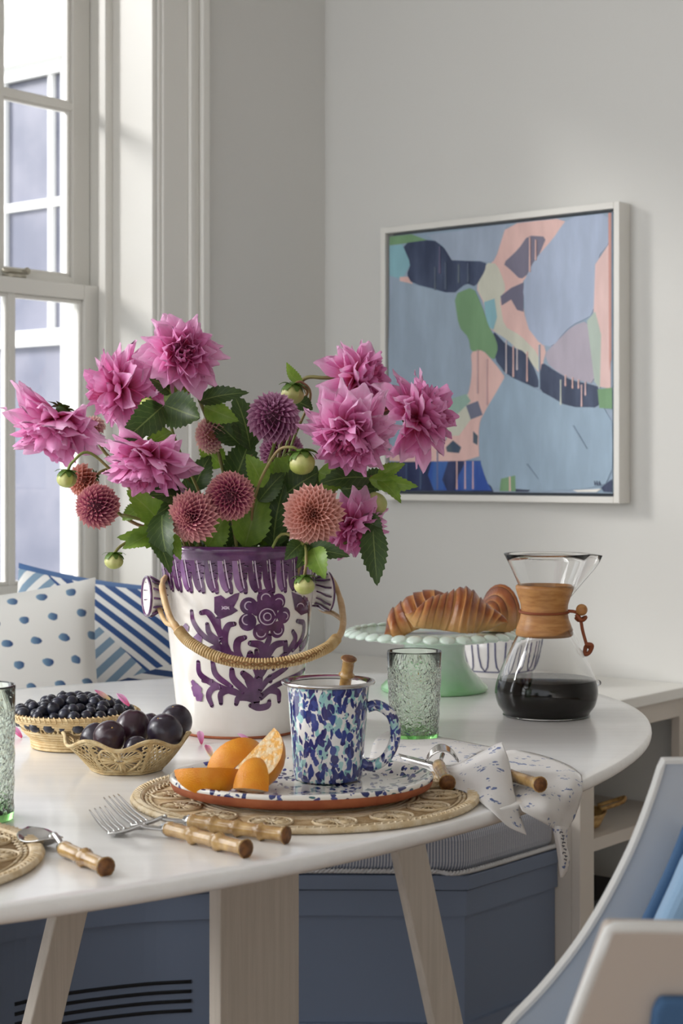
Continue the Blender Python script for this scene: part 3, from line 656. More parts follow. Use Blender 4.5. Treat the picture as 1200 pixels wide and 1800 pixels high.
# ================================================================== FLOWERS
def petal_mesh(name, w_, cup, curl, pt_, nu=4, nv=6, mats=None, fold=0, rnd=0, rip=0):
    v = []; f = []; uv = []
    for j in range(nv+1):
        t = j/nv; ww = w_*(.34+.66*math.sin(PI*min(1, t*.80)))*(1-((.30+.4*pt_) if rnd else (.62+.3*pt_))*t**(6-3*pt_))
        if j == nv: ww *= .62 if rnd else .30
        for i in range(nu+1):
            s = 2*i/nu-1
            v.append((s*ww/2*(1-.25*cup*s*s), t-(.13*s*s*t*t if rnd else .05*abs(s)*t), cup*ww*s*s*.6*(1-.3*t)+curl*t*t+fold*abs(s)*ww+rip*math.sin(7*t+2.5*s)*s*t)); uv.append((i/nu, t))
    for j in range(nv):
        for i in range(nu): f.append([j*(nu+1)+i, j*(nu+1)+i+1, (j+1)*(nu+1)+i+1, (j+1)*(nu+1)+i])
    return v, f, uv
def mkmesh(name, vf, m):
    me = bpy.data.meshes.new(name); me.from_pydata(vf[0], [], vf[1]); ul = me.uv_layers.new(name='UVMap')
    for l in me.loops: ul.data[l.index].uv = vf[2][l.vertex_index]
    me.polygons.foreach_set('use_smooth', [True]*len(me.polygons)); me.materials.append(m); return me
pm_out = petal_mat('petal_outer', lin(232, 96, 140), lin(236, 152, 204), lin(244, 196, 228), .45)
pm_mid = petal_mat('petal_mid', lin(232, 80, 96), lin(230, 122, 182), lin(238, 168, 214), .42)
pm_in = petal_mat('petal_inner', lin(206, 44, 66), lin(206, 70, 122), lin(216, 112, 164), .32)
variants = {}
for nm, m_, sp_ in (('o', pm_out, [(.50, .5, .12, .2, 4, 7, None, 0, 1, .06), (.46, .9, -.16, .5, 4, 7, None, 0, 1, -.05), (.56, .35, -.04, .15, 4, 7, None, 0, 1, .08)]), ('m', pm_mid, [(.52, .7, .18, .3, 4, 7, None, 0, 1, .08), (.46, 1.0, .05, .4, 4, 7, None, 0, 0, -.06), (.58, .5, .28, .1, 4, 7, None, 0, 1, .10)]), ('i', pm_in, [(.42, 1.1, .25, .3), (.36, 1.3, .35, .4), (.40, .9, .3, .2)])):
    variants[nm] = [mkmesh('petal', petal_mesh('p', *s), m_) for s in sp_]
stem_m = M('flower_stem', lin(98, 70, 52), .5, c2=lin(120, 120, 62), scale=12, lo=.35, hi=.65)
stemg_m = M('green_stem', lin(118, 130, 62), .5, c2=lin(142, 112, 78), scale=14)
calyxb_m = M('sepal_green', lin(92, 122, 48), .5, trans=.2)
calyx_m = M('calyx_green', lin(70, 98, 38), .5, trans=.15)
def leaf_mat(n, a, b): 
    m = M(n, a, .42, trans=0); nb = NB(m); u, v, t = nb.uv()
    au = nb.m('ABSOLUTE', nb.m('SUBTRACT', u, .5)); vein = nb.m('LESS_THAN', nb.m('ABSOLUTE', nb.m('SINE', nb.m('MULTIPLY', nb.m('SUBTRACT', v, nb.m('MULTIPLY', au, .55)), 24))), .13)
    mid = nb.m('LESS_THAN', au, .022); k = nb.m('MAXIMUM', mid, nb.m('MULTIPLY', vein, .45))
    nz = nb.n('ShaderNodeTexNoise'); nz.inputs['Scale'].default_value = 5; c = nb.mix(nz.outputs[0], a, b); c = nb.mix(nb.m('MULTIPLY', k, .5), c, lin(150, 170, 96)); nb.out(c)
    tb_ = nb.n('ShaderNodeBsdfTranslucent'); nb.L(c, tb_.inputs[0]); mx = nb.n('ShaderNodeMixShader'); mx.inputs[0].default_value = .38
    nb.L(nb.b.outputs[0], mx.inputs[1]); nb.L(tb_.outputs[0], mx.inputs[2]); nb.L(mx.outputs[0], nb.nt.nodes['Material Output'].inputs[0]); return m
leafD = leaf_mat('leaf_dark', lin(44, 66, 34), lin(72, 98, 44)); leafL = leaf_mat('leaf_bright', lin(96, 134, 46), lin(140, 170, 66))
def stem_pts(base, axis, root, k=.06):
    b = Vector(base); r = Vector(root); h = b-Vector(axis).normalized()*k
    mid = r.lerp(h, .5)+Vector((0, 0, .02)); return cat([r, r.lerp(mid, .5), mid, h.lerp(mid, .25)+Vector((0, 0, .012)), h*.6+b*.4, b], 6)
def root(k, lift=0):
    a = k*2.4; r = .03+.012*(k % 4); return BC+Vector((math.cos(a)*r, math.sin(a)*r, .06))
def calyx(c, ax, r, parent, n=7):
    mb = MB(); ax = Vector(ax).normalized()
    for i in range(n):
        a = 2*PI*i/n; rad = (ax.orthogonal().normalized()*math.cos(a)+ax.cross(ax.orthogonal().normalized())*math.sin(a))
        vf = petal_mesh('c', .5, .4, -.25, .7, 2, 3); Mx = frame(rad*.8+ax*.35, ax, c) @ Matrix.Scale(r, 4)
        mb.add(([Mx @ Vector(p) for p in vf[0]], vf[1], vf[2]))
    mb.add(sphere(c, r*.38)); obj('calyx', mb.vf(), calyx_m, parent)
fk = [0]
def dahlia(px, py, d, rpx, axis, label, n=100, sx=1.0, stem=None, openn=1.0, e0=118, flop=.25):
    fk[0] += 1; ax = Vector(axis).normalized(); c = P(px, py, d); Rr = rpx*d/F
    t = thing('dahlia', label, 'flower', root(fk[0]), 'large pink dahlias in the vase'); org = ORG[t.name]
    e1 = ax.orthogonal().normalized(); e2 = ax.cross(e1)
    bs = c-ax*Rr*.18
    for i in range(n):
        fr = (i/(n-1)); a = i*2.39996+random.uniform(-.28, .28)
        el = math.radians(e0-(e0-18)*fr**.8+random.uniform(-12, 12))
        if fr < .35 and random.random() < flop: el += math.radians(24)
        Lh = Rr*(1.04-.64*fr**1.4)*random.uniform(.78, 1.12)*openn
        rad = e1*math.cos(a)+e2*math.sin(a); dr = ax*math.cos(el)+rad*math.sin(el)
        nm = 'o' if fr < .42 else ('m' if fr < .80 else 'i'); me = variants[nm][(i*7+i//3) % 3]
        o = bpy.data.objects.new('petal', me); col.objects.link(o); o.parent = t
        up = ax*math.sin(el)-rad*math.cos(el)+(rad.cross(ax))*random.uniform(-.55, .55)
        Mx = frame(dr, up, bs+ax*Rr*(.05+.16*fr)+rad*Rr*.04-org); wd = random.uniform(.9, 1.25)*(1.0 if fr < .6 else 1.1)
        Mx = Mx @ Matrix.Diagonal((Lh*wd, Lh, Lh*random.uniform(.6, 1.3), 1)); o.matrix_local = Mx
    obj('flower_center', sphere(bs+ax*Rr*.18, Rr*.12, nu=12, nv=8), pm_in, t)
    calyx(bs-ax*Rr*.06, -ax, Rr*.30, t)
    pts = stem if stem else None
    sp2 = cat(pts, 6) if pts else stem_pts(bs, ax, org)
    if pts: sp2 = cat([org]+[P(*q) for q in pts]+[bs], 7)
    obj('stem', tube(sp2, .0028, 7), stem_m, t)
    return t
pomat = {'mauve': petal_mat('pompon_mauve', lin(110, 42, 78), lin(166, 92, 138), lin(214, 168, 196), .25), 'rose': petal_mat('pompon_rose', lin(120, 34, 70), lin(184, 88, 124), lin(236, 176, 172), .25),
         'peach': petal_mat('pompon_peach', lin(170, 70, 66), lin(212, 138, 116), lin(240, 186, 176), .28), 'pale': petal_mat('pompon_pale', lin(196, 120, 130), lin(224, 164, 178), lin(242, 214, 196), .32)}
pcore = {k: M('pompon_core_'+k, c, .7) for k, c in (('mauve', lin(84, 36, 60)), ('rose', lin(92, 34, 56)), ('peach', lin(128, 66, 52)), ('pale', lin(170, 120, 90)))}
def pompon(px, py, d, rpx, axis, kind, label, n=150, opn=0, stem=None):
    fk[0] += 1; ax = Vector(axis).normalized(); c = P(px, py, d); Rr = rpx*d/F; t = thing('pompon_dahlia', label, 'flower', root(fk[0]), 'small pompon dahlias in the vase')
    e1 = ax.orthogonal().normalized(); e2 = ax.cross(e1); mb = MB()
    for i in range(n):
        fr = i/(n-1); el = math.acos(max(-1, 1-1.55*(1-fr))) if not opn else math.acos(max(-1, 1-1.25*(1-fr)))
        a = i*2.39996; rad = e1*math.cos(a)+e2*math.sin(a); dr = ax*math.cos(el)+rad*math.sin(el)
        core = .55 if not opn else .30
        ln = Rr*(1-core)*(1.04 if fr < .8 else .85)*random.uniform(.92, 1.06)*(1 if not opn else (1.15-.62*fr)); wd = Rr*(.44-.26*fr)*(1 if not opn else 1.05)
        vf = petal_mesh('q', 1, 1.0 if not opn else .8, .14, 0, 2, 5, rnd=1)
        Mx = frame(dr, ax-rad*.2+Vector((.001, 0, 0)) if el > .25 else rad*-1, c+dr*Rr*core*.9) @ Matrix.Diagonal((wd, ln, wd*1.1, 1))
        mb.add(([Mx @ Vector(p) for p in vf[0]], vf[1], vf[2]))
    po = obj('petals', mb.vf(), pomat[kind], t); po['kind'] = 'stuff'
    obj('flower_center', sphere(c, Rr*(.6 if not opn else .33), nu=14, nv=10), pcore[kind], t)
    calyx(c-ax*Rr*.62, -ax, Rr*.45, t)
    b = c-ax*Rr*.7; sp2 = cat([ORG[t.name]]+[P(*q) for q in stem]+[b], 7) if stem else stem_pts(b, ax, ORG[t.name], .04)
    obj('stem', tube(sp2, .0024, 7), stemg_m, t); return t
bud_m = M('bud_green', lin(176, 186, 96), .4, c2=lin(208, 206, 140), scale=30, trans=.15)
def bud(px, py, d, rpx, axis, label, stem):
    fk[0] += 1; ax = Vector(axis).normalized(); c = P(px, py, d); r = rpx*d/F; t = thing('dahlia_bud', label, 'flower bud', root(fk[0]), 'dahlia buds in the vase')
    rot = ax.to_track_quat('Z', 'Y').to_matrix()
    v, f, uv = sphere((0, 0, 0), 1, nu=24, nv=10)
    v = [c+rot @ Vector((q.x*r*(1+.05*math.cos(8*math.atan2(q.y, q.x))), q.y*r*(1+.05*math.cos(8*math.atan2(q.y, q.x))), q.z*r*.85)) for q in v]
    obj('bud_body', (v, f, uv), bud_m, t); mb = MB(); e1 = ax.orthogonal().normalized(); e2 = ax.cross(e1)
    for i in range(13):
        a = 2*PI*i/13+.3; rad = e1*math.cos(a)+e2*math.sin(a); sd = ax.cross(rad); v = []; f = []; flare = i % 2
        for j in range(6):
            t_ = j/5; wd = r*(.10+.26*math.sin(PI*(.12+.88*t_)))
            if flare: p = c-ax*r*(.86+.42*t_-.55*t_**3)+rad*r*(.15+1.15*t_)
            else: th = math.radians(75*t_+4); p = c+(rad*math.sin(th)-ax*math.cos(th)*.90)*r*(1.07+.05*t_*(i % 3))
            v += [p-sd*wd, p+rad*r*.05, p+sd*wd]
        for j in range(5): f += [[3*j, 3*j+1, 3*j+4, 3*j+3], [3*j+1, 3*j+2, 3*j+5, 3*j+4]]
        mb.add((v, f))
    obj('calyx', mb.vf(), calyxb_m, t)
    obj('stem', tube(cat([ORG[t.name]]+[P(*q) for q in stem]+[c-ax*r*.85], 7), .0020, 7), stemg_m, t)

dahlia(322, 622, 2.24, 80, (.22, -1, .12), 'tallest pink dahlia, full face, at the top of the bouquet', 118, stem=[(405, 930, 2.34), (385, 800, 2.34), (350, 700, 2.31)])
dahlia(207, 682, 2.28, 90, (-.80, -.45, -.22), 'pink dahlia seen from its side, left of the tallest bloom', 104, e0=130, flop=.5, stem=[(360, 930, 2.33), (300, 780, 2.32), (262, 712, 2.30)])
dahlia(100, 742, 2.33, 98, (-.30, -.30, -.85), 'drooping pink dahlia at the far left of the bouquet', 108, e0=88, flop=.2, stem=[(340, 930, 2.34), (240, 830, 2.35), (150, 755, 2.36), (118, 726, 2.35)])
dahlia(262, 806, 2.20, 92, (-.22, -.38, -.85), 'nodding pink dahlia below the side-facing bloom', 110, e0=92, flop=.2, stem=[(345, 930, 2.30), (300, 850, 2.28), (275, 800, 2.25)])
dahlia(615, 762, 2.20, 90, (-.12, -.70, -.66), 'largest pink dahlia, layered, at the right of the bouquet', 136, stem=[(500, 930, 2.33), (580, 820, 2.32)])
dahlia(630, 664, 2.38, 78, (.88, -.35, .15), 'pink dahlia turned right above the largest bloom', 96, stem=[(470, 930, 2.36), (500, 740, 2.40), (530, 670, 2.40), (570, 664, 2.39)])
dahlia(738, 732, 2.33, 92, (.86, -.30, .28), 'pink dahlia facing right in front of the painting', 104, stem=[(500, 930, 2.36), (600, 790, 2.40), (680, 725, 2.38)])
dahlia(622, 925, 2.24, 72, (.50, -.62, -.45), 'low pink dahlia spilling over the vase rim on the right', 96, stem=[(500, 950, 2.32), (560, 900, 2.32)])
pompon(480, 735, 2.24, 51, (.0, -.72, .62), 'mauve', 'mauve pompon dahlia standing in the middle of the bouquet')
pompon(404, 872, 2.20, 47, (.1, -1, .12), 'rose', 'rose pompon dahlia facing front above the vase rim')
pompon(338, 908, 2.19, 48, (-.35, -.9, -.15), 'rose', 'rose pompon dahlia hanging over the left of the vase rim', opn=1)
pompon(172, 890, 2.22, 43, (-.4, -.9, -.1), 'rose', 'dusky pompon dahlia lowest on the left side', stem=[(330, 940, 2.30), (250, 925, 2.28), (205, 900, 2.26)])
pompon(550, 905, 2.17, 54, (-.1, -1, .05), 'peach', 'salmon pompon dahlia with open petals above the rim', opn=1)
pompon(372, 765, 2.34, 36, (-.9, -.3, .1), 'pale', 'small pale pink pompon dahlia seen from the side')
pompon(163, 752, 2.40, 25, (-.3, -.5, .8), 'pale', 'half-open peach and yellow dahlia between the left blooms', 90)
pompon(148, 845, 2.40, 34, (-.6, -.5, -.3), 'peach', 'peach pompon dahlia half hidden at the left', 120)
pompon(495, 795, 2.42, 42, (.1, -.9, -.1), 'mauve', 'dark mauve pompon dahlia deep behind the curved bud stem', 140)
pompon(684, 706, 2.42, 30, (.5, -.6, .4), 'peach', 'coral pompon dahlia behind the right-hand blooms', 110)
bud(117, 843, 2.25, 17, (-.1, -.1, -1), 'round green bud hanging on the far left', [(330, 940, 2.30), (230, 860, 2.28), (160, 797, 2.26), (128, 812, 2.25)])
bud(200, 987, 2.20, 16, (0, -.1, -1), 'green bud hanging lowest at the left of the vase', [(320, 945, 2.27), (260, 935, 2.23), (215, 958, 2.21)])
bud(259, 712, 2.22, 13, (0, -1, .1), 'tiny yellow-green bud below the tallest bloom', [(340, 930, 2.30), (300, 800, 2.28), (272, 730, 2.25)])
bud(514, 694, 2.34, 20, (-.15, -.1, -1), 'pale bud with curly sepals on an arching stem', [(480, 930, 2.34), (510, 790, 2.38), (545, 700, 2.37), (530, 672, 2.35), (517, 676, 2.34)])
bud(531, 815, 2.19, 23, (.1, -.2, -1), 'cream bud nodding below the largest bloom', [(440, 945, 2.27), (452, 860, 2.22), (485, 796, 2.20), (512, 786, 2.19)])
bud(535, 1030, 2.14, 18, (.05, -.2, -1), 'green bud hanging in front of the painted vase', [(480, 960, 2.24), (530, 955, 2.17), (538, 985, 2.14)])
bud(662, 884, 2.26, 20, (.5, -.2, .5), 'yellow-green bud beside the low right bloom', [(520, 950, 2.33), (600, 910, 2.32), (645, 898, 2.28)])
bud(428, 766, 2.36, 13, (0, -1, 0), 'small bud in the shade of the mauve pompon', [(440, 930, 2.34), (432, 830, 2.36)])
def leaf(parent, a, b, w_, m, twist=0, bend=.15, ser=.10):
    """a,b = (px,py,d); w_ in px"""
    A, B = P(*a), P(*b); L_ = (B-A).length; W = w_*a[2]/F; nv = 10; v = []; f = []; uv = []
    dr = (B-A).normalized(); view = Vector((0, -1, .25)); side = dr.cross(view).normalized(); side = (Matrix.Rotation(twist, 3, dr) @ side); nr = side.cross(dr).normalized()
    for j in range(nv*2+1):
        t = j/(2*nv); ww = W/2*(math.sin(PI*t**.75)**.85+.02); 
        if j % 2 and 0 < j < 2*nv: ww *= (1+ser*1.6)
        for i, s in enumerate((-1, -.5, 0, .5, 1)):
            v.append(A+(B-A)*(t-(.03 if (abs(s) == 1 and j % 2 == 0) else 0))+side*s*ww+nr*(bend*L_*math.sin(PI*t)+abs(s)*ww*.35)); uv.append((i/4, t))
    n5 = 5
    for j in range(2*nv):
        for i in range(4): f.append([j*n5+i, j*n5+i+1, (j+1)*n5+i+1, (j+1)*n5+i])
    return obj('leaf', (v, f, uv), m, parent)
def foliage(label, stempts, leaves):
    fk[0] += 1; t = thing('leafy_stem', label, 'foliage', root(fk[0]), 'leafy stems in the vase')
    obj('stem', tube(cat([ORG[t.name]]+[P(*q) for q in stempts], 6), .0022, 6), stemg_m, t)
    for lf in leaves:
        leaf(t, *lf[:4], twist=lf[4] if len(lf) > 4 else 0, bend=lf[5] if len(lf) > 5 else .12)
D, Lm = leafD, leafL
foliage('leafy stem under the tallest bloom with dark broad leaves', [(370, 930, 2.32), (310, 780, 2.29), (290, 700, 2.27)],
 [((290, 712, 2.24), (352, 735, 2.20), 62, D, .2, -.1), ((300, 690, 2.25), (262, 665, 2.24), 40, D, .4), ((290, 705, 2.25), (345, 676, 2.25), 44, Lm, -.3), ((350, 705, 2.27), (438, 690, 2.26), 30, D), ((285, 715, 2.23), (212, 780, 2.18), 52, D, -.3), ((265, 745, 2.23), (215, 770, 2.20), 36, D, .5), ((360, 715, 2.28), (420, 740, 2.27), 36, Lm, .3), ((300, 760, 2.27), (250, 790, 2.24), 30, Lm)])
foliage('leafy stem reaching left with bright backlit leaves', [(330, 945, 2.28), (270, 920, 2.24), (215, 905, 2.22)],
 [((290, 930, 2.23), (222, 862, 2.22), 54, Lm, .3), ((300, 935, 2.24), (205, 945, 2.20), 40, Lm, -.4), ((270, 938, 2.22), (215, 965, 2.20), 30, Lm), ((285, 900, 2.21), (300, 1000, 2.17), 46, D, .3), ((320, 880, 2.22), (262, 870, 2.19), 50, D, .4), ((300, 940, 2.20), (318, 985, 2.18), 24, Lm), ((270, 945, 2.20), (300, 1010, 2.16), 34, D, -.4), ((250, 890, 2.26), (215, 915, 2.26), 26, Lm), ((330, 860, 2.24), (275, 905, 2.2), 44, D, -.5)])
foliage('leafy stem rising in the middle with light green leaves', [(445, 930, 2.30), (450, 850, 2.26), (440, 800, 2.25)],
 [((462, 855, 2.24), (432, 798, 2.23), 38, Lm, .2), ((455, 880, 2.26), (500, 830, 2.26), 40, D), ((430, 960, 2.27), (462, 850, 2.27), 60, Lm, .1), ((400, 965, 2.28), (380, 905, 2.28), 50, D), ((480, 960, 2.28), (500, 850, 2.28), 60, D, -.2), ((365, 960, 2.26), (400, 900, 2.25), 44, Lm, .2), ((500, 870, 2.29), (560, 830, 2.29), 50, D), ((420, 780, 2.33), (370, 735, 2.33), 40, D), ((440, 790, 2.34), (410, 690, 2.34), 50, D, .3), ((480, 850, 2.33), (520, 800, 2.33), 44, Lm), ((410, 850, 2.34), (440, 770, 2.35), 56, D, .2), ((340, 860, 2.34), (370, 800, 2.34), 44, D), ((390, 820, 2.36), (350, 780, 2.36), 40, Lm), ((460, 760, 2.36), (410, 740, 2.36), 40, Lm, .2)])
foliage('leafy stem arching right with jagged leaves against the painting', [(510, 940, 2.32), (580, 850, 2.28), (660, 838, 2.26)],
 [((650, 842, 2.25), (735, 855, 2.24), 30, Lm, .4, .05), ((665, 838, 2.25), (712, 815, 2.24), 24, Lm), ((665, 842, 2.25), (705, 885, 2.23), 26, Lm, -.3), ((650, 840, 2.26), (560, 850, 2.24), 44, D, .2), ((600, 860, 2.27), (660, 860, 2.27), 40, D), ((640, 860, 2.28), (690, 830, 2.28), 40, D, -.2), ((560, 830, 2.29), (620, 850, 2.29), 46, Lm, .2)])
foliage('dark serrated leaf spray hanging at the right of the vase', [(520, 955, 2.26), (590, 960, 2.24), (650, 930, 2.22)],
 [((655, 925, 2.22), (663, 1030, 2.20), 44, D, .1, .06), ((640, 905, 2.23), (672, 945, 2.22), 30, D), ((540, 965, 2.17), (615, 978, 2.15), 30, D), ((550, 965, 2.16), (572, 1018, 2.13), 40, Lm, .2), ((530, 955, 2.17), (500, 985, 2.15), 30, D), ((545, 960, 2.17), (520, 1000, 2.14), 26, D, -.3)])
foliage('arching stem with a small curled leaf at the top centre', [(465, 930, 2.36), (520, 730, 2.38), (540, 690, 2.37), (525, 676, 2.36)],
 [((530, 675, 2.36), (503, 637, 2.35), 22, Lm, .5, -.2), ((520, 705, 2.37), (550, 720, 2.37), 26, D)])
# random inner foliage that fills the mouth of the vase
lv = []
for k in range(26):
    x = random.uniform(300, 560); y = random.uniform(880, 975); lv.append(((x, y+25, 2.33+random.uniform(-.05, .07)), (x+random.uniform(-40, 40), y-random.uniform(35, 90), 2.32+random.uniform(-.06, .08)), random.uniform(34, 56), D if random.random() < .7 else Lm, random.uniform(-.6, .6)))
foliage('low leafy stem filling the mouth of the vase', [(430, 930, 2.33), (430, 900, 2.33)], lv)

# ================================================================== PLACEMATS
raf = M('raffia', lin(232, 214, 184), .75, c2=lin(214, 190, 150), scale=70, bump=.5, bscale=420)
raf2 = M('raffia_dark', lin(206, 178, 138), .8, c2=lin(184, 152, 110), scale=90, bump=.6, bscale=420)
def med_mesh():
    mb = MB(); r0 = .0285
    mb.add(ring((0, 0, .0028), r0, .0018, 28, 5)); mb.add(ring((0, 0, .0022), r0-.005, .0010, 24, 4)); mb.add(ring((0, 0, .003), .006, .0014, 12, 4))
    for i in range(16):
        a = 2*PI*i/16; mb.add(tube([Vector((math.cos(a)*.005, math.sin(a)*.005, .003)), Vector((math.cos(a)*(r0-.002), math.sin(a)*(r0-.002), .0026))], .0009, 4))
    return mkmesh('medallion', mb.vf(), raf)
MED = med_mesh()
def placemat(c, r, label, seed=0):
    t = thing('woven_placemat', label, 'placemat', c, 'raffia placemats')
    obj('mat_base', lathe([(0, .0002), (r-.003, .0002), (r-.002, .0018), (0, .0018)], c, 80), raf2, t)
    for rr, tr in ((r-.004, .0036), (r-.0115, .0032), (r-.072, .0022), (r-.067, .0018), (r-.079, .002)): obj('cord_ring', ring(c+Vector((0, 0, tr)), rr, tr, 110, 6), raf, t)
    b = MB(); n = 150
    for i in range(n):
        a = 2*PI*i/n; d0 = Vector((math.cos(a), math.sin(a), 0)); d1 = Vector((math.cos(a+.05), math.sin(a+.05), 0))
        b.add(tube([c+d0*(r-.0005)+Vector((0, 0, .002)), c+d0*(r-.004)+Vector((0, 0, .0074)), c+d1*(r-.0115)+Vector((0, 0, .0062))], .0009, 4, cap=False))
    q = obj('edge_stitching', b.vf(), raf, t); q['kind'] = 'stuff'
    for rr in (r-.018, r-.0225):
        obj('braid', tube([c+Vector((math.cos(2*PI*i/200)*(rr+.0016*(-1)**i), math.sin(2*PI*i/200)*(rr+.0016*(-1)**i), .003+.001*(-1)**i)) for i in range(200)], .0012, 4, closed=True), raf, t)
    nm = 14; rm = r-.045
    for i in range(nm):
        a = 2*PI*i/nm+seed; o = bpy.data.objects.new('medallion', MED); col.objects.link(o); o.parent = t; o.location = (math.cos(a)*rm, math.sin(a)*rm, .0005); s = .74; o.scale = (s*1.05, s*1.05, 1); o.rotation_euler = (0, 0, a)
    rr = r-.086
    while rr > .01: 
        obj('cord_ring', ring(c+Vector((0, 0, .0022)), rr, .0022, 60, 5), raf if int(rr*1000) % 2 else raf2, t); rr -= .0085
PM = Vector(((537-600)*1.859/F, 1.859, TZ+.0004))
placemat(PM, .190, 'round woven raffia placemat under the terracotta plate')
placemat(Vector((-.462, 1.552, TZ+.0004)), .190, 'round woven raffia placemat cut off at the left edge', .1)

# ================================================================== PLATE
PZ = TZ+.0048
PC = Vector(((529-600)*1.857/F, 1.857, PZ))
spl_m = M('plate_glaze', lin(238, 234, 226), .12, coat=.5); nb = NB(spl_m); tcn = nb.n('ShaderNodeTexCoord')
def splat(nb, tcn, scale, st, thr, seed=0, coord='Object'):
    mp = nb.n('ShaderNodeMapping'); mp.inputs['Scale'].default_value = st; mp.inputs['Location'].default_value = (seed, seed*.7, 0); mp.inputs['Rotation'].default_value = (0, 0, seed)
    nb.L(tcn.outputs[coord], mp.inputs[0]); nz = nb.n('ShaderNodeTexNoise'); nz.inputs['Scale'].default_value = scale*.6; nb.L(mp.outputs[0], nz.inputs[0])
    va = nb.n('ShaderNodeVectorMath', operation='SCALE'); nb.L(nz.outputs[1], va.inputs[0]); va.inputs['Scale'].default_value = 1.1/scale*1.6
    vb = nb.n('ShaderNodeVectorMath', operation='ADD'); nb.L(mp.outputs[0], vb.inputs[0]); nb.L(va.outputs[0], vb.inputs[1])
    vo = nb.n('ShaderNodeTexVoronoi'); vo.inputs['Scale'].default_value = scale; nb.L(vb.outputs[0], vo.inputs[0])
    sepc = nb.n('ShaderNodeSeparateColor'); nb.L(vo.outputs['Color'], sepc.inputs[0])
    return nb.m('LESS_THAN', vo.outputs['Distance'], nb.m('MULTIPLY', sepc.outputs[0], thr))
c = nb.mix(splat(nb, tcn, 100, (1, .5, 1), .50, 1.3), lin(238, 234, 226), lin(38, 48, 104)); c = nb.mix(splat(nb, tcn, 105, (.5, 1, 1), .44, 4.1), c, lin(52, 104, 112)); c = nb.mix(splat(nb, tcn, 120, (1, .45, 1), .46, 7.7), c, lin(64, 74, 140)); nb.out(c)
pa, pb = .143, .124
pl = thing('terracotta_plate', 'oval terracotta plate with splattered white glaze under the mug and orange wedges', 'plate', PC)
wv = lambda r, z, a: (r*(1+.006*math.sin(3*a)+.004*math.sin(7*a+1)), z)
obj('terracotta_base', lathe([(0, 0), (.085, 0), (.10, .002), (.130, .0050), (.1405, .0090), (.1428, .0140), (.1432, .0172)], PC, 96, 1, pb/pa, wv), terra, pl, label='bare terracotta underside')
obj('glazed_top', lathe([(.1430, .0168), (.1437, .0190), (.1425, .0214), (.1385, .0222), (.132, .0184), (.118, .0118), (.10, .0092), (.0, .0085)], PC, 96, 1, pb/pa, wv), spl_m, pl, label='white glaze splattered blue and green')
# ================================================================== MUG
mug_m = M('enamel_splatter', lin(232, 230, 228), .1, coat=.6); nb = NB(mug_m); tcn = nb.n('ShaderNodeTexCoord')
W0 = lin(232, 230, 228)
c = nb.mix(splat(nb, tcn, 97, (1, 1, .6), .62, .4), W0, lin(142, 196, 196)); c = nb.mix(splat(nb, tcn, 110, (1, 1, .7), .66, 5.3), c, lin(160, 200, 200)); c = nb.mix(splat(nb, tcn, 123, (1, 1, .6), .68, 2.2), c, lin(44, 46, 110)); c = nb.mix(splat(nb, tcn, 136, (1, 1, .7), .66, 8.9), c, lin(58, 72, 142)); c = nb.mix(splat(nb, tcn, 150, (1, 1, .5), .5, 3.3), c, lin(46, 56, 120)); nb.out(c)
MC = Vector(((576.5-600)*1.895/F, 1.895, PZ+.0085)); mh = .1105
mg = thing('enamel_mug', 'tall white enamel mug splattered with blue and aqua on the plate', 'mug', MC)
obj('body', lathe([(0, .001), (.034, .001), (.0372, .003), (.0384, .007)]+[(.0384+.0072*k/8, .007+(mh-.012)*k/8) for k in range(1, 9)], MC, 64), mug_m, mg)
obj('inside', lathe([(0, .004)]+[(.036+.0085*k/4, .004+(mh-.008)*k/4) for k in range(5)], MC, 48), M('enamel_white', lin(236, 234, 230), .15, coat=.5), mg)
chrome = M('polished_steel', lin(200, 198, 196), .12, metal=1)
obj('rolled_rim', lathe([(.0450, mh-.006), (.0475, mh-.005), (.0515, mh-.0035), (.0525, mh-.0015), (.0515, mh+.0005), (.0490, mh+.0005), (.0440, mh-.003)], MC, 64), chrome, mg, label='steel rolled rim')
hp = cat([P(646, 1243, 1.895), P(664, 1240, 1.895), P(686, 1255, 1.895), P(695, 1283, 1.895), P(690, 1312, 1.895), P(674, 1336, 1.895), P(652, 1346, 1.895), P(634, 1341, 1.895)], 6)
obj('handle', tube(hp, .0062, 10, flat=1.0), mug_m, mg)

bam = M('bamboo', lin(142, 102, 50), .25, c2=lin(208, 170, 108), scale=70, stretch=(1, 1, 1), lo=.3, hi=.7, coat=.4)
bamend = M('bamboo_cut_end', lin(128, 82, 40), .55, c2=lin(100, 62, 30), scale=200)
def bamboo(mb, A, B, r, nodes=3):
    A, B = Vector(A), Vector(B); n = nodes*10+1; pts = []; rr = []
    for i in range(n):
        t = i/(n-1); ph = (t*nodes) % 1 if i < n-1 else 1; k = min(ph, 1-ph)
        pts.append(A.lerp(B, t)); rr.append(r*(.78+.30*math.exp(-(k/.09)**2)))
    rr[0] *= .8; mb.add(tube(pts, rr, 14)); return pts
def handle_parts(t, A, B, r, nodes):
    mb = MB(); bamboo(mb, A, B, r, nodes); h = obj('bamboo_handle', mb.vf(), bam, t)
    d = (Vector(B)-Vector(A)).normalized(); obj('cut_end', tube([Vector(B)-d*.0006, Vector(B)+d*.0008], [r*.98, r*.9], 14), bamend, h, label='dark cut end')
    obj('ferrule', tube([Vector(A)-d*.008, Vector(A)-d*.004, Vector(A)-d*.003, Vector(A)+d*.003], [r*.55, r*.6, r*.8, r*.86], 12), chrome, t, label='steel ferrule')
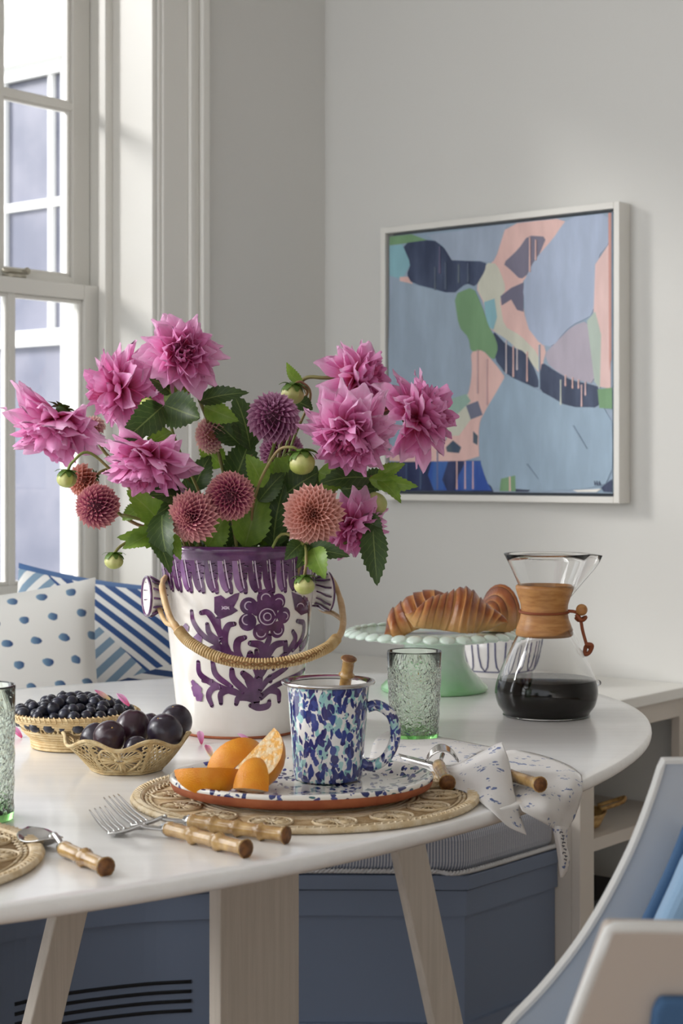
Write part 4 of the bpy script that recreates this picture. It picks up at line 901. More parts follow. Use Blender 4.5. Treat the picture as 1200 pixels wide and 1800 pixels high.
# spoon in mug
sp_ = thing('bamboo_handled_spoon', 'spoon with a bamboo handle standing in the mug', 'spoon', MC+Vector((0, 0, .006)), 'bamboo cutlery')
A = P(605, 1214, 1.90); B = P(613, 1158, 1.885); handle_parts(sp_, A, B, .0085, 2)
obj('spoon_shaft', tube([A, MC+Vector((.008, .0, .02))], .0018, 6), chrome, sp_); obj('spoon_bowl', sphere(MC+Vector((.004, 0, .016)), .014, .8, .35, 1), chrome, sp_)
# ================================================================== CUTLERY on table
def fork(tips, root_, neck, A, B, r, nodes, label):
    """tips: list of 4 px tine tips; everything lies on the table; zs slightly raised"""
    t = thing('bamboo_handled_fork', label, 'fork', T(root_[0], root_[1]), 'bamboo cutlery')
    zr = .004; Rt = T(root_[0], root_[1], zr); tp = [T(x, y, .010) for x, y in tips]
    side = (tp[3]-tp[0]).normalized(); fw_ = .0115
    base = [Rt+side*fw_*(k-1.5)/1.5 for k in range(4)]
    for k in range(4):
        m1 = base[k].lerp(tp[k], .45)+Vector((0, 0, -.0022)); obj('tine', tube(cat([base[k], m1, tp[k]], 6), [.0016]*9+[.0014, .0012, .001, .0007], 6), chrome, t)
    Nk = T(neck[0], neck[1], .011); d = (Nk-Rt).normalized()
    v = []; rows = []
    for q, w_, z in ((Rt-d*.003, fw_+.0012, 0), (Rt+d*.008, fw_, 0), (Rt+d*.018, fw_*.62, .001), (Rt+d*.028, .003, .003), (Nk, .0024, 0), (T(*A, r), .003, 0)):
        rows.append([q+side*w_+Vector((0, 0, z+.001)), q+Vector((0, 0, z-.001)), q-side*w_+Vector((0, 0, z+.001))])
    o = obj('fork_neck', grid(rows, 3, 5), chrome, t); md = o.modifiers.new('s', 'SOLIDIFY'); md.thickness = .002
    handle_parts(t, T(*A, r), T(*B, r), r, nodes)
fork([(157, 1424), (166, 1421), (175, 1419), (184, 1417)], (207, 1461), (258, 1453), (296, 1457), (432, 1492), .0086, 3, 'nearer fork with bamboo handle on the bare table')
fork([(182, 1402), (191, 1400), (199, 1398), (207, 1396)], (247, 1447), (292, 1439), (336, 1444), (503, 1468), .0086, 4, 'farther fork with bamboo handle resting beside the placemat')
st = thing('bamboo_handled_spoon', 'spoon with bamboo handle lying on the table at the left', 'spoon', T(75, 1480), 'bamboo cutlery')
A, B = T(113, 1492, .008), T(186, 1524, .008)
bc = T(72, 1476, .006); ax_ = (T(112, 1492, .006)-T(42, 1462, .006)).normalized(); sd = ax_.cross(Vector((0, 0, 1))).normalized()
rows = []
for j in range(9):
    s = j/8; x = (s-.5)*2; ww = .0190*math.sqrt(max(0, 1-x*x))*(1-.12*x)+.0003; row = []
    for i in range(7):
        y = 2*i/6-1; row.append(bc+ax_*x*.029+sd*y*ww+Vector((0, 0, .006*(x*x)+.0065*(y*y-1)*(1-x*x)+.002)))
    rows.append(row)
o = obj('spoon_bowl', grid(rows, 2, 2), chrome, st); md = o.modifiers.new('s', 'SOLIDIFY'); md.thickness = .0012
obj('spoon_shaft', tube(cat([bc+ax_*.025+Vector((0, 0, .007)), bc+ax_*.031+Vector((0, 0, .010)), A], 5), [.004, .0035, .003]+[.0028]*8, 8), chrome, st); handle_parts(st, A, B, .0086, 2)

# ================================================================== ORANGE WEDGES
peel = M('orange_peel', lin(240, 156, 34), .35, c2=lin(234, 142, 22), scale=60, bump=.35, bscale=700)
pulp = M('orange_pulp', lin(250, 190, 92), .3, c2=lin(252, 232, 190), scale=130, lo=.42, hi=.6, bump=.9, bscale=260, coat=.3, trans=.2)
def wedge(c, r, longax, outward, half, label, lx=1.0, te=1.0):
    c = Vector(c); X = Vector(longax).normalized(); Zv = Vector(outward); Zv = (Zv-X*Zv.dot(X)).normalized(); Y = Zv.cross(X)
    t = thing('orange_wedge', label, 'orange wedge', c, 'orange wedges on the plate')
    v = []; f = []; n1, n2 = 14, 8
    for j in range(n2+1):
        ph = math.radians(-half+2*half*j/n2)
        for i in range(n1+1):
            th = PI*te*i/n1; v.append(c+X*math.cos(th)*r*lx+(Zv*math.cos(ph)+Y*math.sin(ph))*math.sin(th)*r-Zv*r*.55)
    for j in range(n2):
        for i in range(n1): a = j*(n1+1)+i; f.append([a, a+1, a+n1+2, a+n1+1])
    obj('peel', (v, f), peel, t)
    mb = MB()
    for ph in (math.radians(-half), math.radians(half)):
        vv = [c-Zv*r*.55]+[c+X*math.cos(PI*te*i/n1)*r*.995*lx+(Zv*math.cos(ph)+Y*math.sin(ph))*math.sin(PI*te*i/n1)*r*.995-Zv*r*.55 for i in range(n1+1)]
        # bulging pulp
        mb.add((vv, [[0, i+1, i+2] for i in range(n1)]))
    if te < 1: mb.add(([c-Zv*r*.55+X*math.cos(PI*te)*r*lx]+[v[j*(n1+1)+n1] for j in range(n2+1)], [[0, j+1, j+2] for j in range(n2)]))
    obj('pulp', mb.vf(), pulp, t)
wedge(P(368, 1366, 1.785), .036, (1, .15, -.03), (.05, -1, -.18), 25, 'orange wedge lying peel forward at the left of the plate')
wedge(P(406, 1336, 1.86), .035, (.75, .1, .62), (-.35, -1, .45), 26, 'orange wedge standing behind the left one')
wedge(P(463, 1350, 1.83), .040, (.55, .25, .55), (.62, -.25, -.62), 30, 'orange wedge showing its pale pulp beside the mug', 1.0)
wedge(P(441, 1390, 1.768), .026, (.10, .35, .9), (-.1, -1, .3), 46, 'smallest orange wedge, pointed end up, at the plate rim', 1.45, .5)

# ================================================================== GLASS TUMBLERS
gl_m = glass('green_glass', lin(248, 255, 248)); nb = NB(gl_m); tcn = nb.n('ShaderNodeTexCoord')
mpn = nb.n('ShaderNodeMapping'); nb.L(tcn.outputs['Object'], mpn.inputs[0]); vo = nb.n('ShaderNodeTexVoronoi', feature='DISTANCE_TO_EDGE'); vo.inputs['Scale'].default_value = 150
nz = nb.n('ShaderNodeTexNoise'); nz.inputs['Scale'].default_value = 90; nb.L(tcn.outputs['Object'], nz.inputs[0]); va = nb.n('ShaderNodeVectorMath', operation='SCALE'); va.inputs['Scale'].default_value = .012; nb.L(nz.outputs[1], va.inputs[0])
vb = nb.n('ShaderNodeVectorMath', operation='ADD'); nb.L(tcn.outputs['Object'], vb.inputs[0]); nb.L(va.outputs[0], vb.inputs[1]); nb.L(vb.outputs[0], vo.inputs[0])
h_ = nb.m('MINIMUM', nb.m('MULTIPLY', vo.outputs[0], 4), 1.0); bp = nb.n('ShaderNodeBump'); bp.inputs['Strength'].default_value = 1.0; bp.inputs['Distance'].default_value = .0009; nb.L(h_, bp.inputs['Height']); nb.L(bp.outputs[0], nb.b.inputs['Normal'])
gl_m.node_tree.nodes['Principled BSDF'].inputs['IOR'].default_value = 1.33
glc = glass('clear_green_glass', lin(244, 252, 244))
glb = glass('green_glass_base', lin(150, 224, 130))
def tumbler(c, h, r0, r1, label):
    t = thing('glass_tumbler', label, 'glass', c, 'green pebbled tumblers'); hs = h*.80; ra = lambda z: r0+(r1-r0)*z/h
    o = obj('pebbled_wall', lathe([(0, .0), (r0*.94, .0), (r0, .002)]+[(ra(h*k/12)+.0006*math.sin(k*2.1), hs*k/12+.002) for k in range(1, 13)]+[(ra(hs), hs+.003), (r1+.0002, h-.002), (r1-.0008, h), (r1-.0018, h-.001), (ra(hs)-.0022, hs+.002)]+[(ra(hs*k/6)-.0026, hs*k/6+.006) for k in range(5, 0, -1)]+[(r0-.006, .008), (0, .008)], c, 56), gl_m, t)
    o.data.materials.append(glc); o.data.materials.append(glb)
    for p in o.data.polygons:
        z = p.center.z
        p.material_index = 1 if z > hs+.001 else (2 if z < .010 else 0)
tumbler(Vector(((728-600)*2.264/F, 2.264, TZ)), .1175, .0318, .0362, 'green pebbled glass tumbler behind the mug')
tumbler(Vector(((-36-600)*1.745/F, 1.745, TZ)), .138, .0345, .0362, 'green pebbled glass tumbler cut off at the left edge')

# ================================================================== BERRY BASKET
bsk = M('straw_basket', lin(228, 204, 158), .65, c2=lin(212, 182, 132), scale=80, bump=.6, bscale=400)
BB = Vector(((131-600)*2.205/F, 2.205, TZ)); bb = thing('berry_basket', 'round footed straw basket heaped with dark berries', 'basket', BB)
rr_ = [(.054, .003), (.0545, .007), (.055, .0105), (.0555, .0140), (.059, .0175), (.063, .021), (.066, .0245), (.0715, .0330), (.0745, .0360), (.0775, .0390), (.080, .0420), (.0815, .0450)]
for r, z in rr_: obj('coil', ring(BB+Vector((0, 0, z)), r, .0021, 64, 6), bsk, bb)
mb = MB()
for i in range(72):
    a = 2*PI*i/72; a2 = a+.05
    mb.add(tube([BB+Vector((math.cos(a)*.066, math.sin(a)*.066, .0245)), BB+Vector((math.cos(a2)*.0715, math.sin(a2)*.0715, .0330))], .0011, 4))
    mb.add(tube([BB+Vector((math.cos(a2)*.066, math.sin(a2)*.066, .0245)), BB+Vector((math.cos(a)*.0715, math.sin(a)*.0715, .0330))], .0011, 4))
    mb.add(tube([BB+Vector((math.cos(a)*.0795, math.sin(a)*.0795, .0480)), BB+Vector((math.cos(a2)*.0842, math.sin(a2)*.0842, .0450)), BB+Vector((math.cos(a2)*.081, math.sin(a2)*.081, .0410))], .0010, 4))
q = obj('openwork_stitching', mb.vf(), bsk, bb); q['kind'] = 'stuff'
obj('lining', lathe([(0, .016), (.05, .017), (.0625, .0245), (.0695, .0345), (.079, .0475)], BB, 48), bsk, bb)
ber = M('berry_skin', lin(26, 28, 40), .32, c2=lin(52, 54, 72), scale=120, lo=.4, hi=.75)
bm = MB(); bm.add(sphere((0, 0, 0), .0078, 1, 1, 1.12, 14, 10)); bm.add(tube([Vector((math.cos(2*PI*i/8)*.0022, math.sin(2*PI*i/8)*.0022, .0087)) for i in range(8)], .0005, 4, closed=True))
BM = mkmesh('blueberry', bm.vf(), ber)
placed = []; tries = 0
while len(placed) < 165 and tries < 9000:
    tries += 1; a = random.uniform(0, 2*PI); rad = .072*math.sqrt(random.random()); lay_ = random.random()
    top = .0455+.017*(1-(rad/.074)**2); z = random.choice((top, top, top-.012, top-.006)); p = Vector((math.cos(a)*rad, math.sin(a)*rad, z))
    if all((p-q).length > .0128 for q in placed): placed.append(p)
for p in placed:
    o = bpy.data.objects.new('blueberry', BM); col.objects.link(o); o.location = BB+p; s = random.uniform(.9, 1.12); o.scale = (s, s, s); o.rotation_euler = (random.uniform(-2, 2), random.uniform(-2, 2), 0)
    tag(o, 'small round blue-black berry heaped in the footed straw basket', 'berry', 'berries in the straw basket')

# ================================================================== PLUM BASKET
PB = Vector(((222-600)*2.03/F, 2.03, TZ)); pbk = thing('openwork_basket', 'six-sided openwork straw basket holding plums', 'basket', PB)
bs2 = M('straw_openwork', lin(214, 192, 148), .7, c2=lin(196, 168, 120), scale=90, bump=.6, bscale=400)
def prad(a, t):   # hexagonal radius by angle, t 0 base..1 rim
    k = a % (PI/3)-PI/6; hexr = math.cos(PI/6)/math.cos(k); base = .041*(.3+.7*hexr); rim = .078*(.1+.9*(1-(math.cos(3*(a))**2)*.0)*hexr)*(1+.05*math.cos(6*a+PI)); rim *= 1.02
    return base*(1-t**.9)+rim*t**.9
OFFA = math.radians(0)
def pbp(a, t, off=0):
    r = prad(a-OFFA, t)+off; z = .0015+.038*t+.005*t*t*math.cos(6*(a-OFFA)); return PB+Vector((math.cos(a)*r, math.sin(a)*r*.95, z))
obj('basket_floor', lathe([(0, .001), (.040, .001), (.041, .003), (0, .0028)], PB, 36, 1, .95), bs2, pbk)
for t, tr in ((1, .0022), (.93, .0012), (.02, .0020), (.10, .0012)): obj('hoop', tube([pbp(2*PI*i/120, t) for i in range(120)], tr, 6, closed=True), bs2, pbk)
for s in range(6):
    a0 = OFFA+s*PI/3; mb = MB(); ac = a0+PI/6
    for i in range(3): mb.add(tube([pbp(a0+.02*(i-1), k/6) for k in range(7)], .0012, 4))
    if s % 2 == 0:      # wheel panels
        cN = 14
        def wp(x, y): return pbp(ac+x*.42, .52+y*.42, .0006)
        mb.add(tube([wp(math.cos(2*PI*i/28), math.sin(2*PI*i/28)) for i in range(28)], .0016, 5, closed=True)); mb.add(tube([wp(.25*math.cos(2*PI*i/12), .25*math.sin(2*PI*i/12)) for i in range(12)], .0018, 5, closed=True))
        for i in range(24):
            a = 2*PI*i/24; wdt = .0022 if (i % 6) in (0, 1) else .0007; mb.add(tube([wp(.2*math.cos(a), .2*math.sin(a)), wp(.98*math.cos(a), .98*math.sin(a))], wdt, 5))
        for sg in (-1, 1):
            for i in range(7): y0 = .08+i*.125; mb.add(tube([pbp(ac+sg*.51, y0), pbp(ac+sg*.40, min(1, y0+.10))], .0009, 4)); mb.add(tube([pbp(ac+sg*.40, y0), pbp(ac+sg*.51, min(1, y0+.10))], .0009, 4))
    else:
        for i in range(-7, 8):
            for sg in (-1, 1):
                pts = []
                for k in range(9):
                    t = k/8; x = i/4.6+sg*(t-.5)*.9
                    if -1 <= x <= 1: pts.append(pbp(ac+x*.5, .05+t*.9))
                if len(pts) > 1: mb.add(tube(pts, .0009, 4))
    obj('woven_panel', mb.vf(), bs2, pbk)
plm = M('plum_skin', lin(38, 28, 42), .3, c2=lin(84, 80, 98), scale=38, lo=.42, hi=.8, coat=.15)
plm2 = M('plum_skin_red', lin(52, 28, 40), .3, c2=lin(76, 62, 78), scale=40, lo=.45, hi=.8, coat=.2)
def plum(px, py, r_, d, rot, label, m=plm):
    c = P(px, py, d); r = r_*d/F; t = thing('plum', label, 'plum', c-Vector((0, 0, r)), 'plums in the openwork basket')
    v = []; f = []; nu, nv = 24, 14; Rm = Matrix.Rotation(rot[0], 3, 'X') @ Matrix.Rotation(rot[1], 3, 'Z') @ Matrix.Rotation(rot[2], 3, 'Y')
    for j in range(nv+1):
        th = PI*j/nv
        for i in range(nu+1):
            a = 2*PI*i/nu; g = 1-.05*math.exp(-((a-PI)/.22)**2)-(.10*math.exp(-(th/.25)**2)); v.append(c+Rm @ Vector((math.sin(th)*math.cos(a)*g, math.sin(th)*math.sin(a)*g, math.cos(th)*1.1*g))*r)
    for j in range(nv):
        for i in range(nu): f.append([j*(nu+1)+i, (j+1)*(nu+1)+i, (j+1)*(nu+1)+i+1, j*(nu+1)+i+1])
    obj('skin', (v, f), m, t); q = Rm @ Vector((0, 0, r*.97)); obj('stem_scar', sphere(c+q, .0013, nu=8, nv=5), gold_m, t)
plum(192, 1296, 29, 2.005, (.9, .4, .3), 'plum with a crease at the front left of the basket', plm2)
plum(233, 1280, 31, 2.045, (.4, 1.4, .8), 'reddish plum topmost in the middle of the basket', plm2)
plum(290, 1287, 31, 2.015, (.8, 2.4, .5), 'grey-bloomed plum at the front right of the basket')
plum(310, 1268, 28, 2.062, (.3, 2.9, .2), 'plum at the back right of the basket')
plum(240, 1318, 24, 1.995, (1.2, 1.0, .3), 'plum sunk low between the front plums')
plum(167, 1298, 26, 2.045, (.5, .9, .9), 'plum half hidden behind the front left plum')
plum(264, 1278, 23, 2.085, (.5, .9, .9), 'plum peeking out at the back middle')

# ================================================================== CAKE STAND + CROISSANTS
jade = M('milk_glass_green', lin(196, 226, 202), .15, c2=lin(150, 200, 158), scale=9, coat=.5); b_ = jade.node_tree.nodes['Principled BSDF']; b_.inputs['Subsurface Weight'].default_value = .3; b_.inputs['Subsurface Radius'].default_value = (.02, .03, .02)
nb = NB(jade); tcn = nb.n('ShaderNodeTexCoord'); sx = nb.n('ShaderNodeSeparateXYZ'); nb.L(tcn.outputs['Object'], sx.inputs[0])
nz = nb.n('ShaderNodeTexNoise'); nz.inputs['Scale'].default_value = 22; nb.L(tcn.outputs['Object'], nz.inputs[0])
h_ = nb.m('ADD', nb.m('MULTIPLY', sx.outputs[2], 10.5), nb.m('MULTIPLY', nb.m('SUBTRACT', nz.outputs[0], .5), .7)); cr = nb.n('ShaderNodeValToRGB'); cr.color_ramp.elements[0].color = lin(150, 206, 150); cr.color_ramp.elements[1].color = lin(222, 238, 226); cr.color_ramp.elements[0].position = .05; cr.color_ramp.elements[1].position = .75; nb.L(h_, cr.inputs[0]); nb.out(cr.outputs[0])
CC = Vector(((763-600)*2.76/F, 2.76, TZ)); cs = thing('cake_stand', 'scalloped green milk-glass cake stand holding croissants', 'cake stand', CC)
obj('pedestal', lathe([(0, 0), (.084, 0), (.0872, .003), (.086, .008), (.074, .020), (.060, .034), (.052, .048), (.049, .062), (.050, .078), (.056, .084), (0, .084)], CC, 64), jade, cs)
PH = .088
obj('plate', lathe([(0, PH-.006), (.10, PH-.006), (.125, PH-.001), (.1355, PH+.006), (.136, PH+.008), (.13, PH+.007), (.11, PH+.001), (0, PH)], CC, 96), jade, cs)
for i in range(34):
    a = 2*PI*i/34; rot = Matrix.Rotation(a, 3, 'Z') @ Matrix.Rotation(.42, 3, 'Y')
    vf = sphere(CC+Vector((math.cos(a)*.1375, math.sin(a)*.1375, PH+.0065)),   .0135, .85, .98, .34, 14, 8, rot); obj('scallop', vf, jade, cs)
cro = M('croissant_crust', lin(188, 112, 46), .33, c2=lin(216, 158, 88), scale=30, bump=.5, bscale=200, coat=.25); nb = NB(cro); u, v_, t = nb.uv()
nz = nb.n('ShaderNodeTexNoise'); nz.inputs['Scale'].default_value = 60; tcn = nb.n('ShaderNodeTexCoord'); nb.L(tcn.outputs['Object'], nz.inputs[0])
ph = nb.m('ADD', u, nb.m('MULTIPLY', nb.m('SUBTRACT', nz.outputs[0], .5), .5)); cr = nb.n('ShaderNodeValToRGB'); e = cr.color_ramp.elements; e[0].color = lin(122, 58, 20); e[1].color = lin(222, 160, 92); e[0].position = .1; e[1].position = .95; k_ = e.new(.55); k_.color = lin(168, 90, 34)
nb.L(ph, cr.inputs[0]); c = nb.mix(nb.m('MULTIPLY', v_, .85), cr.outputs[0], lin(226, 178, 116)); nb.out(c)
def croissant(c, Ls, rx, rz, yaw, pitch, curve, label, rid=11, seed=0, roll=0, tp=1.7):
    c = Vector(c); nu, nv = 110, 28; v = []; f = []; uv = []; Rm = Matrix.Rotation(yaw, 3, 'Z') @ Matrix.Rotation(pitch, 3, 'Y') @ Matrix.Rotation(roll, 3, 'X')
    for i in range(nu+1):
        t = 2*i/nu-1; prof_ = max(0, 1-abs(t)**tp)**.75; s = (abs(t)*rid/2+.25) % 1; stp = 1+.13*(1-s)*(1 if abs(t) < .97 else 0)*prof_
        bend_ = curve*t*t*Ls
        for j in range(nv+1):
            a = 2*PI*j/nv; tilt = .006*math.sin(a+seed)+.0008*math.sin(9*t+3*a+seed); prof2 = 1+.015*math.sin(5*t+2*a+seed*3)+.01*math.sin(7*t+seed); stp *= prof2; zz = math.sin(a)*rz*prof_*stp; zz = max(zz, -rz*.52)
            v.append(c+Rm @ Vector((t*Ls/2+.004*math.cos(a*1)+tilt, math.cos(a)*rx*prof_*stp+bend_, zz*(1.0)))); uv.append((s, max(0, min(1, .5-math.sin(a)*1.1))))
    m_ = nv+1
    for i in range(nu):
        for j in range(nv): f.append([i*m_+j, (i+1)*m_+j, (i+1)*m_+j+1, i*m_+j+1])
    o = obj('croissant', (v, f, uv), cro); tag(o, label, 'croissant', 'croissants on the cake stand')
zc = TZ+PH
croissant(P(797, 1084, 2.69), .150, .036, .041, .12, .10, -.18, 'ridged croissant in front on the cake stand', 13)
croissant(P(728, 1082, 2.78), .112, .032, .030, .2, -.52, -.1, 'flaky croissant leaning at the left of the cake stand', 7, 1, tp=3)
croissant(P(877, 1086, 2.79), .085, .036, .044, 1.0, .1, .0, 'rounded croissant at the back right of the cake stand', 9, 2)
# bowl behind
bwl_m = M('bowl_glaze', lin(226, 224, 222), .2, coat=.4); navy = M('bowl_navy', lin(44, 48, 104), .2)
WC = Vector(((872-600)*3.58/F, 3.58, LZ+.0005)); bw = thing('striped_bowl', 'white bowl with dark blue looped stripes behind the cake stand', 'bowl', WC)
bprof = [(.052, 0), (.056, .006), (.070, .018), (.082, .040), (.090, .070), (.095, .098)]
obj('bowl_body', lathe([(0, .002), (.050, .002)]+bprof+[(.093, .099)]+[(r-.004, z) for r, z in bprof[::-1][1:5]]+[(0, .008)], WC, 64), bwl_m, bw)
def brd(z):
    for (r0, z0), (r1, z1) in zip(bprof, bprof[1:]):
        if z0 <= z <= z1: return r0+(r1-r0)*(z-z0)/(z1-z0)
    return .095
def bpt(a, z): r = brd(z)+.0006; return WC+Vector((math.sin(a)*r, -math.cos(a)*r, z))
mb = MB()
for i in range(16):
    a = 2*PI*i/16; w_ = .12
    mb.add(tube([bpt(a-w_, .092), bpt(a-w_*.95, .06), bpt(a-w_*.7, .040), bpt(a, .030), bpt(a+w_*.7, .040), bpt(a+w_*.95, .06), bpt(a+w_, .092)], .0016, 5))
mb.add(tube([bpt(2*PI*i/64, .029) for i in range(64)], .0012, 5, closed=True))
obj('blue_loops', mb.vf(), navy, bw)

# ================================================================== CARAFE
gcl = glass('clear_glass', (1, 1, 1, 1)); gcl.node_tree.nodes['Principled BSDF'].inputs['IOR'].default_value = 1.47
VC = Vector(((960-600)*2.48/F, 2.48, TZ)); cf = thing('coffee_carafe', 'hourglass glass coffee carafe with wooden collar and leather tie', 'carafe', VC)
out = [(.0, .001), (.058, .001), (.062, .003), (.0635, .006), (.0705, .016), (.0740, .030), (.0742, .040), (.0715, .052), (.064, .072), (.0535, .095), (.0410, .120), (.0330, .138), (.0285, .152), (.0300, .164), (.0365, .180), (.0480, .206), (.0615, .2345)]
gth = .0011
def spf(r, z, a):
    k = math.exp(-(a/.20)**2)+math.exp(-((a-2*PI)/.20)**2)
    if z > .165: r += .020*k*min(1, (z-.165)/.055); z += -.003*k*min(1, (z-.165)/.06)
    return r, z
inn = [(max(0, r-gth), z) for r, z in out[::-1]]; inn[-1] = (0, .0035); inn[-2] = (.056, .0035); inn[-3] = (.0602, .0045)
sm = lambda L_: [(p.x, p.z) for p in cat([Vector((r, 0, z)) for r, z in L_], 3)]
obj('glass_body', lathe(sm(out)+[(.0612, .2352)]+sm(inn), VC, 96, 1, 1, spf), gcl, cf)
cof = M('coffee', lin(12, 6, 4), .10, spec=.05); lvl = .0535
ci = [(0, .0028)]+[(r-gth+.0005, max(z, .0030)) for r, z in sm(out) if .003 < z < lvl]
obj('coffee', lathe(ci+[(ci[-1][0]-.001, lvl), (0, lvl)], VC, 72), cof, cf, label='black coffee')
wood = M('collar_wood', lin(196, 142, 84), .42, c2=lin(176, 120, 66), scale=14, stretch=(3, 3, 14), bump=.1, bscale=60)
VW = VC+Vector((-.003, 0, 0)); wc_ = [(.0385, .115), (.0410, .117), (.0418, .120), (.0400, .128), (.0355, .140), (.0335, .151), (.0345, .162), (.0390, .176), (.0415, .184), (.0415, .188), (.0395, .190), (.0378, .189), (.0340, .176), (.0305, .165), (.0293, .152), (.034, .138), (.0385, .126), (.0418-.0005, .118)]
col_ = obj('wooden_collar', lathe(wc_[:-2]+[(.0405, .1235), (.0385, .115)], VW, 72), wood, cf, label='pale turned wood collar')
lea = M('leather', lin(140, 70, 34), .6, bump=.3, bscale=200)
lt = obj('leather_tie', tube([VW+Vector((math.cos(2*PI*i/48)*.0352, math.sin(2*PI*i/48)*.0352, .151+.0012*math.sin(2*PI*i/48))) for i in range(48)], .0020, 6, closed=True), lea, cf, label='brown leather tie')
dk = 2.46
ends = MB(); ends.add(tube(cat([P(998, 1074, 2.462), P(1008, 1075, dk), P(1014, 1078, dk), P(1020, 1090, dk), P(1024, 1110, dk), P(1031, 1135, dk)], 6), .0026, 6))
ends.add(tube(cat([P(1012, 1080, dk-.004), P(1022, 1090, dk-.006), P(1029, 1085, dk), P(1018, 1090, dk+.004), P(1012, 1086, dk)], 6), .0030, 6))
ends.add(tube(cat([P(1028, 1132, dk-.003), P(1040, 1134, dk-.004), P(1036, 1146, dk), P(1028, 1150, dk), P(1030, 1136, dk+.004), P(1040, 1140, dk+.004)], 6), .0030, 6))
obj('tie_end', ends.vf(), lea, lt)
obj('wooden_bead', sphere(P(1022, 1072, dk-.002), .0085), wood, lt, label='wooden bead')
obj('glass_button', sphere(VC+Vector((.0742, -.006, .048)), .0045, nu=12, nv=8), gcl, cf)

# ================================================================== NAPKIN
nap = M('napkin_linen', lin(240, 238, 236), .85, trans=.18, sheen=.2, bump=.9, bscale=34); nb = NB(nap); u, v_, t = nb.uv()
mp = nb.n('ShaderNodeTexCoord')
sp1 = splat(nb, mp, 190, (1, 1, 1), .66, 1.1); vo = nb.n('ShaderNodeTexVoronoi'); vo.inputs['Scale'].default_value = 46; nb.L(mp.outputs['Object'], vo.inputs[0])
clu = nb.m('LESS_THAN', vo.outputs['Distance'], .36); k_ = nb.m('MULTIPLY', sp1, clu); nb.out(nb.mix(k_, lin(236, 233, 230), lin(78, 104, 160)))
nk = thing('linen_napkin', 'white linen napkin with small blue sprigs draped over the table edge', 'napkin', T(800, 1370))
def sheet(name, rows, th=.0007, lab=None):
    o = obj(name, grid([[P(*q) for q in r] for r in rows], 6, 6), nap, nk, label=lab); md = o.modifiers.new('s', 'SOLIDIFY'); md.thickness = th; return o
def td(y, k=.006): return 1080/(y-822)-k
sheet('flat_fold', [[(648, 1338, td(1338)), (660, 1300, td(1300)), (690, 1284, td(1284)), (720, 1285, td(1285))], [(700, 1345, td(1345)), (710, 1318, td(1318, .03)), (740, 1298, td(1298, .02)), (775, 1296, td(1296))], [(745, 1352, td(1352)), (770, 1330, td(1330, .04)), (800, 1312, td(1312, .05)), (835, 1308, td(1308, .02))], [(780, 1370, td(1370)), (815, 1345, td(1345, .04)), (850, 1322, td(1322, .04)), (885, 1318, td(1318, .02))]])
sheet('front_flap', [[(752, 1345, 2.01), (760, 1356, 1.98), (772, 1370, 1.94), (785, 1382, 1.90)],
 [(800, 1344, 1.99), (805, 1358, 1.93), (815, 1376, 1.90), (822, 1394, 1.86)],
 [(845, 1322, 1.99), (850, 1350, 1.90), (856, 1385, 1.85), (862, 1424, 1.79)],
 [(868, 1309, 1.985), (878, 1342, 1.91), (888, 1395, 1.84), (893, 1452, 1.78)],
 [(882, 1304, 1.98), (895, 1340, 1.93), (905, 1400, 1.85), (925, 1467, 1.79)]])
sheet('back_flap', [[(868, 1325, 2.08), (890, 1365, 1.965), (905, 1400, 1.87), (918, 1425, 1.80)],
 [(905, 1318, 2.13), (925, 1360, 1.97), (935, 1405, 1.84), (945, 1440, 1.80)],
 [(955, 1328, 2.10), (965, 1368, 1.95), (968, 1415, 1.83), (972, 1456, 1.83)],
 [(1000, 1345, 2.04), (1000, 1385, 1.90), (992, 1430, 1.88), (982, 1464, 1.86)],
 [(1022, 1362, 1.98), (1024, 1390, 1.93), (1012, 1432, 1.91), (994, 1466, 1.88)]])
sheet('tail', [[(970, 1450, 1.835), (984, 1452, 1.83), (997, 1455, 1.85)], [(977, 1482, 1.84), (985, 1484, 1.83), (995, 1484, 1.85)], [(981, 1510, 1.845), (990, 1512, 1.835), (1000, 1508, 1.85)], [(985, 1542, 1.85), (989, 1541, 1.845), (996, 1530, 1.85)]])
mb = MB()
for i in range(9): y = 1462+i*6.0; x = 984+.14*(y-1462)+(2 if i % 2 else 0); mb.add(tube([P(x, y, 1.822), P(x+5, y+1.5, 1.822)], .0006, 4)); mb.add(tube([P(x+(i % 3)*2, y, 1.822), P(x+(i % 3)*2, y+3.4, 1.822)], .0005, 4))
obj('printed_tag', mb.vf(), M('tag_print', lin(70, 72, 82), .8), nk, label='small dark print on the hanging tail')
# cutlery in the napkin
ns = thing('bamboo_handled_spoon', 'spoon gathered in the napkin, bamboo handle towards the viewer', 'spoon', T(775, 1370, .02), 'bamboo cutlery')
A = P(771, 1346, 1.97); B = P(786, 1376, 1.88); handle_parts(ns, A, B, .0088, 1)
bc = P(777, 1330, 2.02); rows = []
for j in range(7):
    x = j/3-1; rows.append([bc+Vector((.019*x, .012*y*math.sqrt(max(0, 1-x*x))+.006*abs(x), .006*(1-x*x)+.002*y+(-.010)*x*x+.004)) for y in (-1, -.5, 0, .5, 1)])
o = obj('spoon_bowl', grid(rows, 3, 3), chrome, ns); md = o.modifiers.new('s', 'SOLIDIFY'); md.thickness = .0012
obj('spoon_shaft', tube([bc+Vector((0, -.008, .004)), A], .0028, 8), chrome, ns)
n2 = thing('bamboo_handled_knife', 'knife tucked in the napkin with bamboo handle pointing right', 'knife', T(900, 1385, .01), 'bamboo cutlery')
handle_parts(n2, P(893, 1362, 1.93), P(949, 1379, 1.85), .0083, 1)
obj('blade', slab([P(700, 1327, 2.075), P(770, 1344, 2.01), P(775, 1352, 1.995), P(705, 1333, 2.06)], Vector((0, .001, .0018))), chrome, n2, smooth=False)
